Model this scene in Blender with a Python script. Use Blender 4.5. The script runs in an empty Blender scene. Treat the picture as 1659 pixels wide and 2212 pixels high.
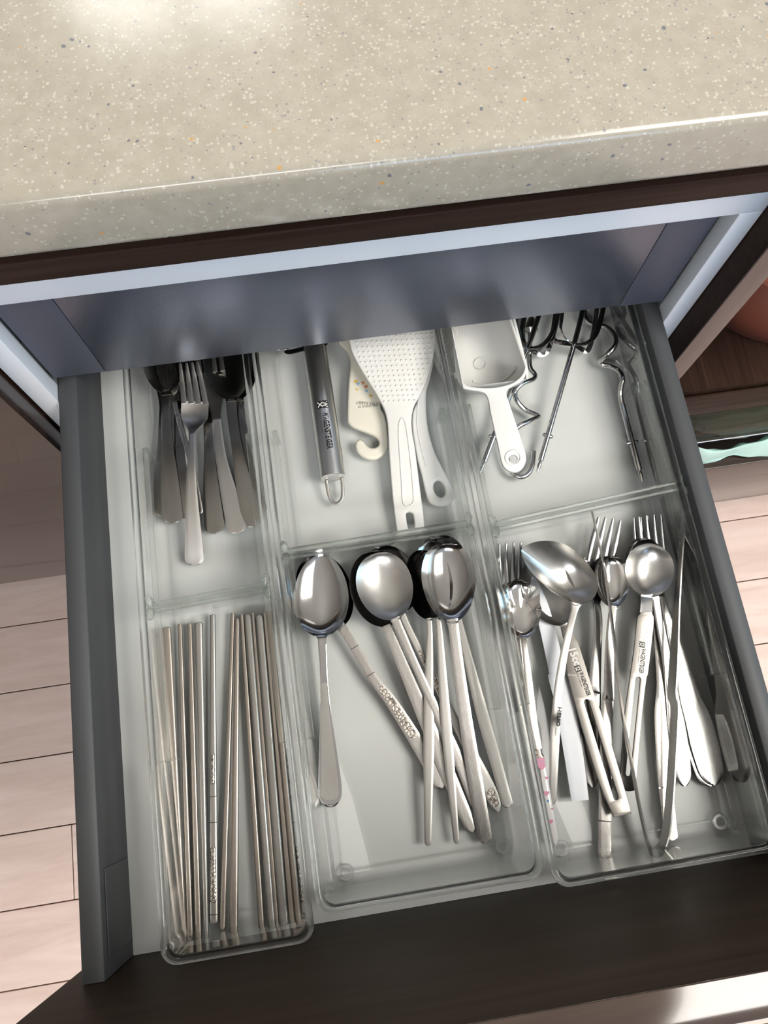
import bpy, bmesh, math, random
from mathutils import Vector, Matrix
S = bpy.context.scene
PI = math.pi
rnd = random.Random(7)

# ------------------------------------------------------------------ camera
F_PX, CW, CH = 1668.02, 1659.0, 2212.0
CAM_Z = 0.62
R = Matrix(((0.98840, -0.15100, 0.01590), (-0.14070, -0.95030, -0.27760), (0.05700, 0.27210, -0.96060)))
def _rot():
    a, b, c = -0.27603384, -0.05702558, -0.1414452
    rx = Matrix(((1, 0, 0), (0, math.cos(a), -math.sin(a)), (0, math.sin(a), math.cos(a))))
    ry = Matrix(((math.cos(b), 0, math.sin(b)), (0, 1, 0), (-math.sin(b), 0, math.cos(b))))
    rz = Matrix(((math.cos(c), -math.sin(c), 0), (math.sin(c), math.cos(c), 0), (0, 0, 1)))
    return rz @ ry @ rx @ Matrix(((1, 0, 0), (0, -1, 0), (0, 0, -1)))
R = _rot()
cd = bpy.data.cameras.new('camera')
cam = bpy.data.objects.new('camera', cd)
S.collection.objects.link(cam)
cd.sensor_fit = 'HORIZONTAL'; cd.sensor_width = 36.0; cd.lens = F_PX / CW * 36.0
cd.clip_start = 0.01; cd.clip_end = 50
m3 = Matrix((R[0], -Vector(R[1]), -Vector(R[2]))).transposed()
cam.matrix_world = Matrix.Translation((0, 0, CAM_Z)) @ m3.to_4x4()
S.camera = cam

# ------------------------------------------------------------------ light and exposure
S.view_settings.view_transform = 'Standard'; S.view_settings.look = 'None'
S.view_settings.gamma = 1.0; S.view_settings.use_curve_mapping = False
S.view_settings.exposure = 0.09
S.cycles.max_bounces = 14; S.cycles.transparent_max_bounces = 32; S.cycles.glossy_bounces = 6
S.cycles.transmission_bounces = 10; S.cycles.caustics_reflective = False; S.cycles.caustics_refractive = False
S.cycles.sample_clamp_indirect = 4.0
W = bpy.data.worlds.new('world'); S.world = W; W.use_nodes = True
W.node_tree.nodes['Background'].inputs[0].default_value = (0.55, 0.75, 1.0, 1)
W.node_tree.nodes['Background'].inputs[1].default_value = 0.25
def area(name, loc, target, sx, sy, power, col):
    l = bpy.data.lights.new(name, 'AREA'); l.shape = 'RECTANGLE'; l.size = sx; l.size_y = sy
    l.energy = power; l.color = col
    o = bpy.data.objects.new(name, l); S.collection.objects.link(o); o.location = loc
    o.rotation_euler = (Vector(target) - Vector(loc)).to_track_quat('-Z', 'Y').to_euler()
    return o
area('ceiling_lamp_light', (1.09, -0.42, 1.60), (1.09, -0.42, 0), 0.9, 0.9, 32.0, (1.0, 0.96, 0.90))
area('cool_fill_light', (-0.30, -1.35, 1.60), (-0.30, -1.35, 0), 1.0, 0.5, 20.0, (0.94, 0.97, 1.0))  # cool daylight fill added as a lamp, brightens left floor and front faces
area('window_daylight', (2.02, -0.45, 0.85), (0, -0.45, 0.85), 0.9, 0.8, 9.0, (0.45, 0.75, 1.0))
area('front_window_daylight', (0.75, -2.42, 0.75), (0.75, 0.3, 0.75), 1.3, 0.9, 20.0, (0.36, 0.64, 1.0))
area('back_window_daylight', (-0.16, 1.03, 0.90), (-0.16, 0.0, 0.90), 0.34, 0.66, 12.0, (1.0, 0.98, 0.95))

# ------------------------------------------------------------------ pixel -> place helpers (pixel of the 1659x2212 frame onto a real plane)
def ray(u, v):
    return R.transposed() @ Vector(((u - CW / 2) / F_PX, (v - CH / 2) / F_PX, 1.0))
def P(u, v, z=0.0):
    d = ray(u, v); t = (z - CAM_Z) / d.z
    return Vector((d.x * t, d.y * t, z))
def MPP(u, v, z):
    return (P(u + 1, v, z) - P(u, v, z)).length

# ------------------------------------------------------------------ materials
def mat(name):
    m = bpy.data.materials.new(name); m.use_nodes = True
    nt = m.node_tree; return m, nt, nt.nodes['Principled BSDF']
def simple(name, col, rough=0.5, metal=0.0, spec=0.5, coat=0.0, bump=0.0, bscale=300.0, sss=0.0, var=0.0, vscale=20):
    m, nt, b = mat(name)
    b.inputs['Base Color'].default_value = (*col, 1); b.inputs['Roughness'].default_value = rough
    b.inputs['Metallic'].default_value = metal; b.inputs['Specular IOR Level'].default_value = spec
    b.inputs['Coat Weight'].default_value = coat; b.inputs['Coat Roughness'].default_value = 0.06
    if sss: b.inputs['Subsurface Weight'].default_value = sss; b.inputs['Subsurface Radius'].default_value = (.004, .003, .002)
    tc = nt.nodes.new('ShaderNodeTexCoord')
    if bump:
        n = nt.nodes.new('ShaderNodeTexNoise'); n.inputs['Scale'].default_value = bscale; n.inputs['Detail'].default_value = 3
        nt.links.new(tc.outputs['Object'], n.inputs['Vector'])
        bp = nt.nodes.new('ShaderNodeBump'); bp.inputs['Strength'].default_value = bump; bp.inputs['Distance'].default_value = 0.001
        nt.links.new(n.outputs['Fac'], bp.inputs['Height']); nt.links.new(bp.outputs['Normal'], b.inputs['Normal'])
    if var:
        n = nt.nodes.new('ShaderNodeTexNoise'); n.inputs['Scale'].default_value = vscale; n.inputs['Detail'].default_value = 4
        nt.links.new(tc.outputs['Object'], n.inputs['Vector'])
        r = nt.nodes.new('ShaderNodeValToRGB')
        r.color_ramp.elements[0].position = 0.3; r.color_ramp.elements[1].position = 0.7
        r.color_ramp.elements[0].color = (*[c * (1 - var) for c in col], 1); r.color_ramp.elements[1].color = (*[min(1, c * (1 + var)) for c in col], 1)
        nt.links.new(n.outputs['Fac'], r.inputs['Fac']); nt.links.new(r.outputs['Color'], b.inputs['Base Color'])
    return m
def steel(name, col, rough, streak=0.08, scale=(900, 25, 900), scratch=0.0, bump=0.05):
    """brushed steel: fine streaks along local y, a few scratches"""
    m, nt, b = mat(name)
    b.inputs['Metallic'].default_value = 1.0; b.inputs['Base Color'].default_value = (*col, 1)
    tc = nt.nodes.new('ShaderNodeTexCoord'); mp = nt.nodes.new('ShaderNodeMapping'); mp.inputs['Scale'].default_value = scale
    n = nt.nodes.new('ShaderNodeTexNoise'); n.inputs['Scale'].default_value = 1.0; n.inputs['Detail'].default_value = 4
    nt.links.new(tc.outputs['Object'], mp.inputs['Vector']); nt.links.new(mp.outputs['Vector'], n.inputs['Vector'])
    mr = nt.nodes.new('ShaderNodeMapRange'); mr.inputs['To Min'].default_value = max(0.02, rough - streak); mr.inputs['To Max'].default_value = rough + streak
    nt.links.new(n.outputs['Fac'], mr.inputs['Value']); nt.links.new(mr.outputs['Result'], b.inputs['Roughness'])
    bp = nt.nodes.new('ShaderNodeBump'); bp.inputs['Strength'].default_value = bump; bp.inputs['Distance'].default_value = 0.0005
    h = n.outputs['Fac']
    if scratch:
        v = nt.nodes.new('ShaderNodeTexVoronoi'); v.feature = 'DISTANCE_TO_EDGE'; v.inputs['Scale'].default_value = 260
        nz = nt.nodes.new('ShaderNodeTexNoise'); nz.inputs['Scale'].default_value = 90
        nt.links.new(tc.outputs['Object'], nz.inputs['Vector'])
        ad = nt.nodes.new('ShaderNodeVectorMath'); ad.operation = 'MULTIPLY_ADD'; ad.inputs[1].default_value = (0.02, 0.02, 0.02)
        nt.links.new(nz.outputs['Color'], ad.inputs[0]); nt.links.new(tc.outputs['Object'], ad.inputs[2])
        nt.links.new(ad.outputs['Vector'], v.inputs['Vector'])
        lt = nt.nodes.new('ShaderNodeMath'); lt.operation = 'LESS_THAN'; lt.inputs[1].default_value = 0.035
        nt.links.new(v.outputs['Distance'], lt.inputs[0])
        ml = nt.nodes.new('ShaderNodeMath'); ml.operation = 'MULTIPLY_ADD'; ml.inputs[1].default_value = -scratch
        nt.links.new(lt.outputs[0], ml.inputs[0]); nt.links.new(n.outputs['Fac'], ml.inputs[2]); h = ml.outputs[0]
    nt.links.new(h, bp.inputs['Height']); nt.links.new(bp.outputs['Normal'], b.inputs['Normal'])
    return m
def acrylic(name, tint, base, rough=0.015, gain=0.45):
    m, nt, b = mat(name); nt.nodes.remove(b)
    out = nt.nodes['Material Output']
    tr = nt.nodes.new('ShaderNodeBsdfTransparent'); tr.inputs[0].default_value = (*tint, 1)
    gl = nt.nodes.new('ShaderNodeBsdfGlossy'); gl.inputs['Roughness'].default_value = rough; gl.inputs['Color'].default_value = (1, 1, 1, 1)
    fr = nt.nodes.new('ShaderNodeFresnel'); fr.inputs[0].default_value = base
    mx = nt.nodes.new('ShaderNodeMixShader')
    ml = nt.nodes.new('ShaderNodeMath'); ml.operation = 'MULTIPLY'; ml.inputs[1].default_value = gain; nt.links.new(fr.outputs[0], ml.inputs[0])
    nt.links.new(ml.outputs[0], mx.inputs[0]); nt.links.new(tr.outputs[0], mx.inputs[1]); nt.links.new(gl.outputs[0], mx.inputs[2])
    nt.links.new(mx.outputs[0], out.inputs[0]); return m
def glassy(name, col, clear):
    """solid clear plastic: refracting, mixed with straight-through light so that it does not throw a black shadow"""
    m, nt, b = mat(name); nt.nodes.remove(b)
    out = nt.nodes['Material Output']
    g = nt.nodes.new('ShaderNodeBsdfGlass'); g.inputs['IOR'].default_value = 1.45; g.inputs['Roughness'].default_value = 0.0; g.inputs['Color'].default_value = (*col, 1)
    tr = nt.nodes.new('ShaderNodeBsdfTransparent'); tr.inputs[0].default_value = (*col, 1)
    mx = nt.nodes.new('ShaderNodeMixShader'); mx.inputs[0].default_value = clear
    nt.links.new(g.outputs[0], mx.inputs[1]); nt.links.new(tr.outputs[0], mx.inputs[2]); nt.links.new(mx.outputs[0], out.inputs[0]); return m
def wood(name, c0, c1, rough, scale=(3, 60, 60), coat=0.0, spec=0.5, det=6):
    m, nt, b = mat(name)
    tc = nt.nodes.new('ShaderNodeTexCoord'); mp = nt.nodes.new('ShaderNodeMapping'); mp.inputs['Scale'].default_value = scale
    n = nt.nodes.new('ShaderNodeTexNoise'); n.inputs['Scale'].default_value = 1.0; n.inputs['Detail'].default_value = det; n.inputs['Roughness'].default_value = 0.65
    n.inputs['Distortion'].default_value = 0.6
    nt.links.new(tc.outputs['Object'], mp.inputs['Vector']); nt.links.new(mp.outputs['Vector'], n.inputs['Vector'])
    r = nt.nodes.new('ShaderNodeValToRGB'); e = r.color_ramp.elements
    e[0].position = 0.32; e[1].position = 0.68; e[0].color = (*c0, 1); e[1].color = (*c1, 1)
    nt.links.new(n.outputs['Fac'], r.inputs['Fac']); nt.links.new(r.outputs['Color'], b.inputs['Base Color'])
    b.inputs['Roughness'].default_value = rough; b.inputs['Specular IOR Level'].default_value = spec
    b.inputs['Coat Weight'].default_value = coat; b.inputs['Coat Roughness'].default_value = 0.05
    return m
def stone(name):
    m, nt, b = mat(name); b.inputs['Roughness'].default_value = 0.17; b.inputs['Specular IOR Level'].default_value = 0.5
    tc = nt.nodes.new('ShaderNodeTexCoord')
    def mixc(fac, c_in, col):
        mx = nt.nodes.new('ShaderNodeMix'); mx.data_type = 'RGBA'
        nt.links.new(fac, mx.inputs[0]); nt.links.new(c_in, mx.inputs[6]); mx.inputs[7].default_value = (*col, 1); return mx.outputs[2]
    n = nt.nodes.new('ShaderNodeTexNoise'); n.inputs['Scale'].default_value = 110; n.inputs['Detail'].default_value = 5
    nt.links.new(tc.outputs['Object'], n.inputs['Vector'])
    r = nt.nodes.new('ShaderNodeValToRGB'); e = r.color_ramp.elements
    e[0].position = 0.35; e[1].position = 0.68; e[0].color = (0.335, 0.300, 0.240, 1); e[1].color = (0.375, 0.338, 0.275, 1)
    nt.links.new(n.outputs['Fac'], r.inputs['Fac']); c = r.outputs['Color']
    def specks(scale, size, lo, hi, col, c, soft=1.3):
        v = nt.nodes.new('ShaderNodeTexVoronoi'); v.inputs['Scale'].default_value = scale
        nd = nt.nodes.new('ShaderNodeTexNoise'); nd.inputs['Scale'].default_value = scale * 1.2; nd.inputs['Detail'].default_value = 2
        nt.links.new(tc.outputs['Object'], nd.inputs['Vector'])
        ad = nt.nodes.new('ShaderNodeVectorMath'); ad.operation = 'MULTIPLY_ADD'; k = 0.55 / scale; ad.inputs[1].default_value = (k, k, k)
        nt.links.new(nd.outputs['Color'], ad.inputs[0]); nt.links.new(tc.outputs['Object'], ad.inputs[2]); nt.links.new(ad.outputs['Vector'], v.inputs['Vector'])
        sp = nt.nodes.new('ShaderNodeSeparateColor'); nt.links.new(v.outputs['Color'], sp.inputs[0])
        a = nt.nodes.new('ShaderNodeMath'); a.operation = 'GREATER_THAN'; a.inputs[1].default_value = lo; nt.links.new(sp.outputs[0], a.inputs[0])
        a2 = nt.nodes.new('ShaderNodeMath'); a2.operation = 'LESS_THAN'; a2.inputs[1].default_value = hi; nt.links.new(sp.outputs[0], a2.inputs[0])
        sz = nt.nodes.new('ShaderNodeMath'); sz.operation = 'MULTIPLY'; sz.inputs[1].default_value = size; nt.links.new(sp.outputs[1], sz.inputs[0])
        d = nt.nodes.new('ShaderNodeMapRange'); d.inputs['To Min'].default_value = 1; d.inputs['To Max'].default_value = 0
        nt.links.new(v.outputs['Distance'], d.inputs['Value']); nt.links.new(sz.outputs[0], d.inputs['From Min'])
        s2 = nt.nodes.new('ShaderNodeMath'); s2.operation = 'MULTIPLY'; s2.inputs[1].default_value = soft; nt.links.new(sz.outputs[0], s2.inputs[0]); nt.links.new(s2.outputs[0], d.inputs['From Max'])
        f = nt.nodes.new('ShaderNodeMath'); f.operation = 'MULTIPLY'; nt.links.new(a.outputs[0], f.inputs[0]); nt.links.new(a2.outputs[0], f.inputs[1])
        f2 = nt.nodes.new('ShaderNodeMath'); f2.operation = 'MULTIPLY'; nt.links.new(f.outputs[0], f2.inputs[0]); nt.links.new(d.outputs[0], f2.inputs[1])
        return mixc(f2.outputs[0], c, col)
    c = specks(640, 0.42, 0.50, 0.80, (0.46, 0.425, 0.355), c, 1.8)
    c = specks(800, 0.40, 0.20, 0.42, (0.33, 0.285, 0.235), c, 1.8)
    c = specks(640, 0.36, 0.82, 0.90, (0.24, 0.23, 0.225), c, 1.6)
    c = specks(260, 0.27, 0.92, 0.985, (0.15, 0.15, 0.165), c, 1.3)
    c = specks(240, 0.26, 0.10, 0.115, (0.50, 0.27, 0.10), c, 1.4)
    nt.links.new(c, b.inputs['Base Color']); return m
M = dict(
    stone=stone('speckled_stone'),
    wood_dark=wood('dark_wood', (0.020, 0.0105, 0.0075), (0.042, 0.024, 0.017), 0.5, (4, 150, 150), 0.0, 0.06),
    wood_gloss=wood('dark_gloss_wood', (0.022, 0.0125, 0.009), (0.040, 0.024, 0.018), 0.20, (3, 60, 60), 0.35, 0.4),
    wood_front=wood('drawer_front_wood', (0.020, 0.0125, 0.008), (0.036, 0.024, 0.016), 0.5, (3, 60, 60), 0.0, 0.10),
    edge_gloss=wood('gloss_top_edge', (0.030, 0.018, 0.013), (0.055, 0.034, 0.025), 0.10, (3, 60, 60), 0.5, 0.5),
    wood_edge=wood('brown_edge_wood', (0.095, 0.062, 0.052), (0.135, 0.092, 0.080), 0.45, (60, 60, 4)),
    shelf_wood=wood('shelf_wood', (0.018, 0.0085, 0.0055), (0.042, 0.021, 0.014), 0.6, (160, 6, 60), 0.0, 0.08),
    silver=simple('silver_trim', (0.74, 0.79, 0.86), 0.42, 0.1),
    slate=simple('slate_panel', (0.135, 0.148, 0.195), 0.28, 0.75, bump=0.10, bscale=900),
    slate_cap=simple('slate_cap', (0.085, 0.093, 0.125), 0.5, 0.3, bump=0.08, bscale=900),
    rail=simple('drawer_rail_metal', (0.062, 0.064, 0.068), 0.55, 0.1, bump=0.03, bscale=1500),
    bottom=simple('drawer_base_board', (0.71, 0.715, 0.695), 0.34, 0, 0.4, var=0.03),
    liner=simple('cabinet_liner', (0.20, 0.225, 0.22), 0.6),
    black=simple('matte_black', (0.006, 0.006, 0.007), 0.6),
    ink=simple('black_print', (0.012, 0.011, 0.011), 0.5),
    inkgrey=simple('grey_print', (0.10, 0.09, 0.085), 0.5),
    etch=simple('light_etching', (0.85, 0.83, 0.80), 0.5, 0.0),
    whiteprint=simple('white_print', (0.75, 0.73, 0.70), 0.4),
    acryl=acrylic('clear_acrylic', (0.985, 0.99, 0.987), 1.36),
    rim=glassy('clear_acrylic_edge', (0.98, 0.988, 0.984), 0.35),
    ring=acrylic('clear_ring', (0.93, 0.94, 0.93), 1.5, 0.25, 2.2),
    bar=glassy('clear_acrylic_bar', (0.97, 0.98, 0.97), 0.65),
    polished=steel('polished_steel', (0.49, 0.485, 0.48), 0.10, 0.03, (700, 60, 700), 0.25, 0.02),
    brushed=steel('brushed_steel', (0.54, 0.53, 0.51), 0.30, 0.06, (1100, 30, 1100), 0, 0.02),
    satin=steel('satin_steel', (0.46, 0.445, 0.42), 0.36, 0.04, (600, 20, 600), 0, 0.01),
    warm=steel('warm_chopstick_steel', (0.46, 0.41, 0.36), 0.36, 0.05, (500, 14, 500), 0, 0.01),
    darkrefl=steel('dark_reflection_steel', (0.27, 0.26, 0.24), 0.24, 0.03, (700, 30, 700), 0, 0.004),  # reflected slate and counter underside put into the base colour as darker steel
    worn=steel('worn_steel', (0.50, 0.48, 0.455), 0.27, 0.05, (900, 40, 900), 0.5, 0.025),
    peeler=steel('bright_brushed_steel', (0.74, 0.73, 0.71), 0.33, 0.06, (1400, 30, 1400), 0, 0.03),
    hpol=steel('polished_handle_steel', (0.34, 0.335, 0.325), 0.17, 0.04, (700, 60, 700), 0.3, 0.02),
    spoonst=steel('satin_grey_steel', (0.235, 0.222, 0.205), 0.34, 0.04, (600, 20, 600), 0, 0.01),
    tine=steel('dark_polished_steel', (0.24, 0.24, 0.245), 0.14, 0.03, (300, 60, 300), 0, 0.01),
    chrome=steel('chrome_wire', (0.62, 0.61, 0.60), 0.10, 0.03, (300, 300, 300), 0, 0.01),
    white=simple('white_plastic', (0.80, 0.79, 0.755), 0.38, bump=0.02, bscale=700, sss=0.15),
    white2=simple('white_matte_plastic', (0.80, 0.795, 0.765), 0.45, bump=0.02, bscale=700, sss=0.15),
    cream=simple('cream_plastic', (0.80, 0.765, 0.655), 0.25, sss=0.15),
    bluewhite=simple('frosted_white_plastic', (0.80, 0.82, 0.86), 0.4, sss=0.2),
    ceramic=simple('white_ceramic', (0.82, 0.80, 0.77), 0.12, coat=0.4),
    pink=simple('pink_print', (0.72, 0.30, 0.42), 0.2), blue=simple('blue_print', (0.12, 0.30, 0.55), 0.2), lilac=simple('lilac_print', (0.40, 0.36, 0.66), 0.2),
    yellow=simple('yellow_print', (0.72, 0.50, 0.16), 0.4), skyblue=simple('sky_print', (0.30, 0.50, 0.66), 0.4), orange=simple('orange_print', (0.70, 0.33, 0.16), 0.4),
    ferrule=steel('aged_ferrule', (0.40, 0.36, 0.31), 0.2, 0.05, (300, 300, 300), 0, 0.02),
    terra=simple('terracotta_plastic', (0.26, 0.085, 0.055), 0.35, var=0.05),
    mint=simple('mint_plastic_film', (0.50, 0.70, 0.615), 0.28, bump=0.15, bscale=60),
    wall_dark=simple('dark_reflection_wall', (0.13, 0.105, 0.085), 0.6, var=0.05, vscale=3),  # unseen front wall made dark so the steel bowls reflect something darker
    wall=simple('wall_paint', (0.52, 0.495, 0.455), 0.85, var=0.03, vscale=4),
    ceil=simple('ceiling_paint', (0.84, 0.82, 0.77), 0.9),
    frame=simple('window_frame_white', (0.75, 0.75, 0.73), 0.4),
    plank=wood('pale_plank_wood', (0.67, 0.485, 0.405), (0.83, 0.645, 0.56), 0.42, (5, 38, 38), 0.15, 0.5, 8),
    joint=simple('plank_joint', (0.20, 0.12, 0.09), 0.7),
)
def lampmat():
    m, nt, b = mat('lamp_diffuser')
    b.inputs['Emission Color'].default_value = (1, 0.95, 0.86, 1); b.inputs['Emission Strength'].default_value = 3.0; return m
M['lamp'] = lampmat()
M['smoky'] = acrylic('smoky_acrylic', (0.50, 0.47, 0.43), 1.45, 0.02, 0.14)

# ------------------------------------------------------------------ mesh helpers
def link(o, parent=None):
    S.collection.objects.link(o)
    if parent is not None: o.parent = parent
    return o
def tag(o, label=None, cat=None, group=None, kind=None):
    if label: o['label'] = label
    if cat: o['category'] = cat
    if group: o['group'] = group
    if kind: o['kind'] = kind
    return o
def thing(name, loc, label, cat, group=None):
    o = bpy.data.objects.new(name, None); o.empty_display_size = 0.02; o.location = loc
    link(o); return tag(o, label, cat, group)
def mesh_obj(name, verts, faces, material, parent=None, smooth=True, origin=None, sharp=40, fix=True):
    """world-space vertices; stored relative to the parent (unrotated) or to their own base point"""
    if parent is not None:
        off = Vector(parent.matrix_world.translation) if parent.parent is None and not parent.parent else Vector((0, 0, 0))
        off = world_off(parent)
        own = Vector((0, 0, 0))
    else:
        if origin is None:
            xs = [v[0] for v in verts]; ys = [v[1] for v in verts]; zs = [v[2] for v in verts]
            origin = Vector(((min(xs) + max(xs)) / 2, (min(ys) + max(ys)) / 2, min(zs)))
        off = Vector(origin); own = off
    me = bpy.data.meshes.new(name)
    me.from_pydata([tuple(Vector(v) - off) for v in verts], [], faces)
    if fix:
        bm = bmesh.new(); bm.from_mesh(me)
        bmesh.ops.remove_doubles(bm, verts=bm.verts, dist=1e-6)
        bmesh.ops.recalc_face_normals(bm, faces=bm.faces)
        bm.to_mesh(me); bm.free()
    me.materials.append(material)
    if smooth:
        for p in me.polygons: p.use_smooth = True
        me.set_sharp_from_angle(angle=math.radians(sharp))
    o = bpy.data.objects.new(name, me); o.location = own
    return link(o, parent)
def world_off(o):
    t = Vector((0, 0, 0))
    while o is not None:
        t += Vector(o.location); o = o.parent
    return t
def box_vf(x0, x1, y0, y1, z0, z1, b=0.0):
    if b <= 0:
        v = [(x, y, z) for z in (z0, z1) for y in (y0, y1) for x in (x0, x1)]
        return v, [(0, 2, 3, 1), (4, 5, 7, 6), (0, 1, 5, 4), (2, 6, 7, 3), (0, 4, 6, 2), (1, 3, 7, 5)]
    bm = bmesh.new(); bmesh.ops.create_cube(bm, size=1)
    for q in bm.verts: q.co = Vector(((x0 + x1) / 2 + q.co.x * (x1 - x0), (y0 + y1) / 2 + q.co.y * (y1 - y0), (z0 + z1) / 2 + q.co.z * (z1 - z0)))
    bmesh.ops.bevel(bm, geom=bm.edges[:], offset=b, segments=3, profile=0.5, affect='EDGES')
    v = [tuple(q.co) for q in bm.verts]; bm.verts.index_update(); f = [tuple(q.index for q in p.verts) for p in bm.faces]; bm.free(); return v, f
def box(name, x0, x1, y0, y1, z0, z1, m, parent=None, b=0.0):
    v, f = box_vf(x0, x1, y0, y1, z0, z1, b)
    return mesh_obj(name, v, f, m, parent, smooth=b > 0)
def merge(*vfs):
    V, Fc = [], []
    for v, f in vfs:
        k = len(V); V += list(v); Fc += [tuple(i + k for i in q) for q in f]
    return V, Fc
def crom(pts, sub):
    """Catmull-Rom through tuples of any length"""
    pts = [tuple(p) for p in pts]; out = []
    n = len(pts)
    for i in range(n - 1):
        p0 = pts[max(0, i - 1)]; p1 = pts[i]; p2 = pts[i + 1]; p3 = pts[min(n - 1, i + 2)]
        for k in range(sub):
            t = k / sub
            out.append(tuple(0.5 * (2 * b + (c - a) * t + (2 * a - 5 * b + 4 * c - d) * t * t + (3 * b - a - 3 * c + d) * t ** 3) for a, b, c, d in zip(p0, p1, p2, p3)))
    out.append(pts[-1]); return out
def ribbon(st, n=9, th=0.0015, round0=0.0, round1=0.0, roll=0.0, edge=0.5, up=Vector((0, 0, 1))):
    """st: (x, y, z, halfwidth, dish, crown); sweeps a thin curved cross-section along the stations -> verts, faces"""
    st = [tuple(s) + (0.0,) * (6 - len(s)) for s in st]
    if round0 or round1:       # rounded ends: extra stations that close the outline like half an ellipse
        acc = [0.0]
        for a, b in zip(st, st[1:]): acc.append(acc[-1] + (Vector(b[:3]) - Vector(a[:3])).length)
        L = acc[-1]
        def at(d):
            for i in range(len(acc) - 1):
                if d <= acc[i + 1] or i == len(acc) - 2:
                    t = 0 if acc[i + 1] == acc[i] else (d - acc[i]) / (acc[i + 1] - acc[i]); return tuple(a + (b - a) * t for a, b in zip(st[i], st[i + 1]))
        ds = [d for d in acc if d > round0 and d < L - round1]
        new = []
        if round0:
            for k in range(7):
                d = round0 * (1 - math.cos(k / 6 * PI / 2)); s = list(at(d)); s[3] *= max(0.03, math.sqrt(max(0, 1 - ((round0 - d) / round0) ** 2))); new.append(tuple(s))
        else: new.append(st[0])
        new += [at(d) for d in ds]
        if round1:
            for k in range(7):
                d = L - round1 + round1 * math.sin(k / 6 * PI / 2); s = list(at(d)); s[3] *= max(0.03, math.sqrt(max(0, 1 - ((d - L + round1) / round1) ** 2))); new.append(tuple(s))
        else: new.append(st[-1])
        st = new
    V, Fc = [], []; m = len(st)
    pts = [Vector(s[:3]) for s in st]
    for i in range(m):
        a = pts[max(0, i - 1)]; b = pts[min(m - 1, i + 1)]; T = (b - a)
        if T.length < 1e-9: T = Vector((0, -1, 0))
        T.normalize(); Sd = T.cross(up); Sd.normalize()
        r = roll(i / (m - 1)) if callable(roll) else roll
        if r: Sd = Matrix.Rotation(r, 3, T) @ Sd
        N = Sd.cross(T); hw, dish, crown = st[i][3:6]
        thi = th(i / (m - 1)) if callable(th) else th
        for top in (1, 0):
            for j in range(n):
                s = -1 + 2 * j / (n - 1)
                d = -dish * (1 - s * s) + crown * (1 - s ** 4)
                if not top: d = -dish * (1 - s * s) - thi * (1 - edge * s ** 6)
                else: d = d - (edge * 0.25 * thi * s ** 6)
                V.append(pts[i] + Sd * (hw * s) + N * d)
    w = 2 * n
    for i in range(m - 1):
        a, b = i * w, (i + 1) * w
        for j in range(n - 1):
            Fc.append((a + j, a + j + 1, b + j + 1, b + j)); Fc.append((a + n + j + 1, a + n + j, b + n + j, b + n + j + 1))
        Fc.append((a, b, b + n, a + n)); Fc.append((a + n - 1, a + w - 1, b + w - 1, b + n - 1))
    for i, rev in ((0, 0), (m - 1, 1)):
        a = i * w
        for j in range(n - 1):
            q = (a + j, a + n + j, a + n + j + 1, a + j + 1); Fc.append(q[::-1] if rev else q)
    return V, Fc
def tube(pts, r, n=10, cap=True):
    """round rod along points; r number or list"""
    pts = [Vector(p) for p in pts]; m = len(pts); V, Fc = [], []
    T = (pts[1] - pts[0]).normalized(); U = T.orthogonal().normalized()
    for i in range(m):
        a = pts[max(0, i - 1)]; b = pts[min(m - 1, i + 1)]; T2 = (b - a).normalized()
        U = (U - T2 * U.dot(T2)).normalized(); Bn = T2.cross(U)
        rr = r[i] if isinstance(r, (list, tuple)) else r
        for k in range(n):
            t = 2 * PI * k / n; V.append(pts[i] + (U * math.cos(t) + Bn * math.sin(t)) * rr)
    for i in range(m - 1):
        for k in range(n):
            Fc.append((i * n + k, i * n + (k + 1) % n, (i + 1) * n + (k + 1) % n, (i + 1) * n + k))
    if cap: Fc.append(tuple(range(n))[::-1]); Fc.append(tuple((m - 1) * n + k for k in range(n)))
    return V, Fc
def lathe(prof, center, n=48):
    V, Fc = [], []; m = len(prof)
    for r, z in prof:
        for k in range(n):
            t = 2 * PI * k / n; V.append((center[0] + r * math.cos(t), center[1] + r * math.sin(t), center[2] + z))
    for i in range(m - 1):
        for k in range(n): Fc.append((i * n + k, i * n + (k + 1) % n, (i + 1) * n + (k + 1) % n, (i + 1) * n + k))
    return V, Fc
def spl(outline, sub=6):
    """closed smooth loop through 2D points"""
    n = len(outline); out = []
    for i in range(n):
        p0, p1, p2, p3 = outline[i - 1], outline[i], outline[(i + 1) % n], outline[(i + 2) % n]
        for k in range(sub):
            t = k / sub
            out.append(tuple(0.5 * (2 * b + (c - a) * t + (2 * a - 5 * b + 4 * c - d) * t * t + (3 * b - a - 3 * c + d) * t ** 3) for a, b, c, d in zip(p0, p1, p2, p3)))
    return out
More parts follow.
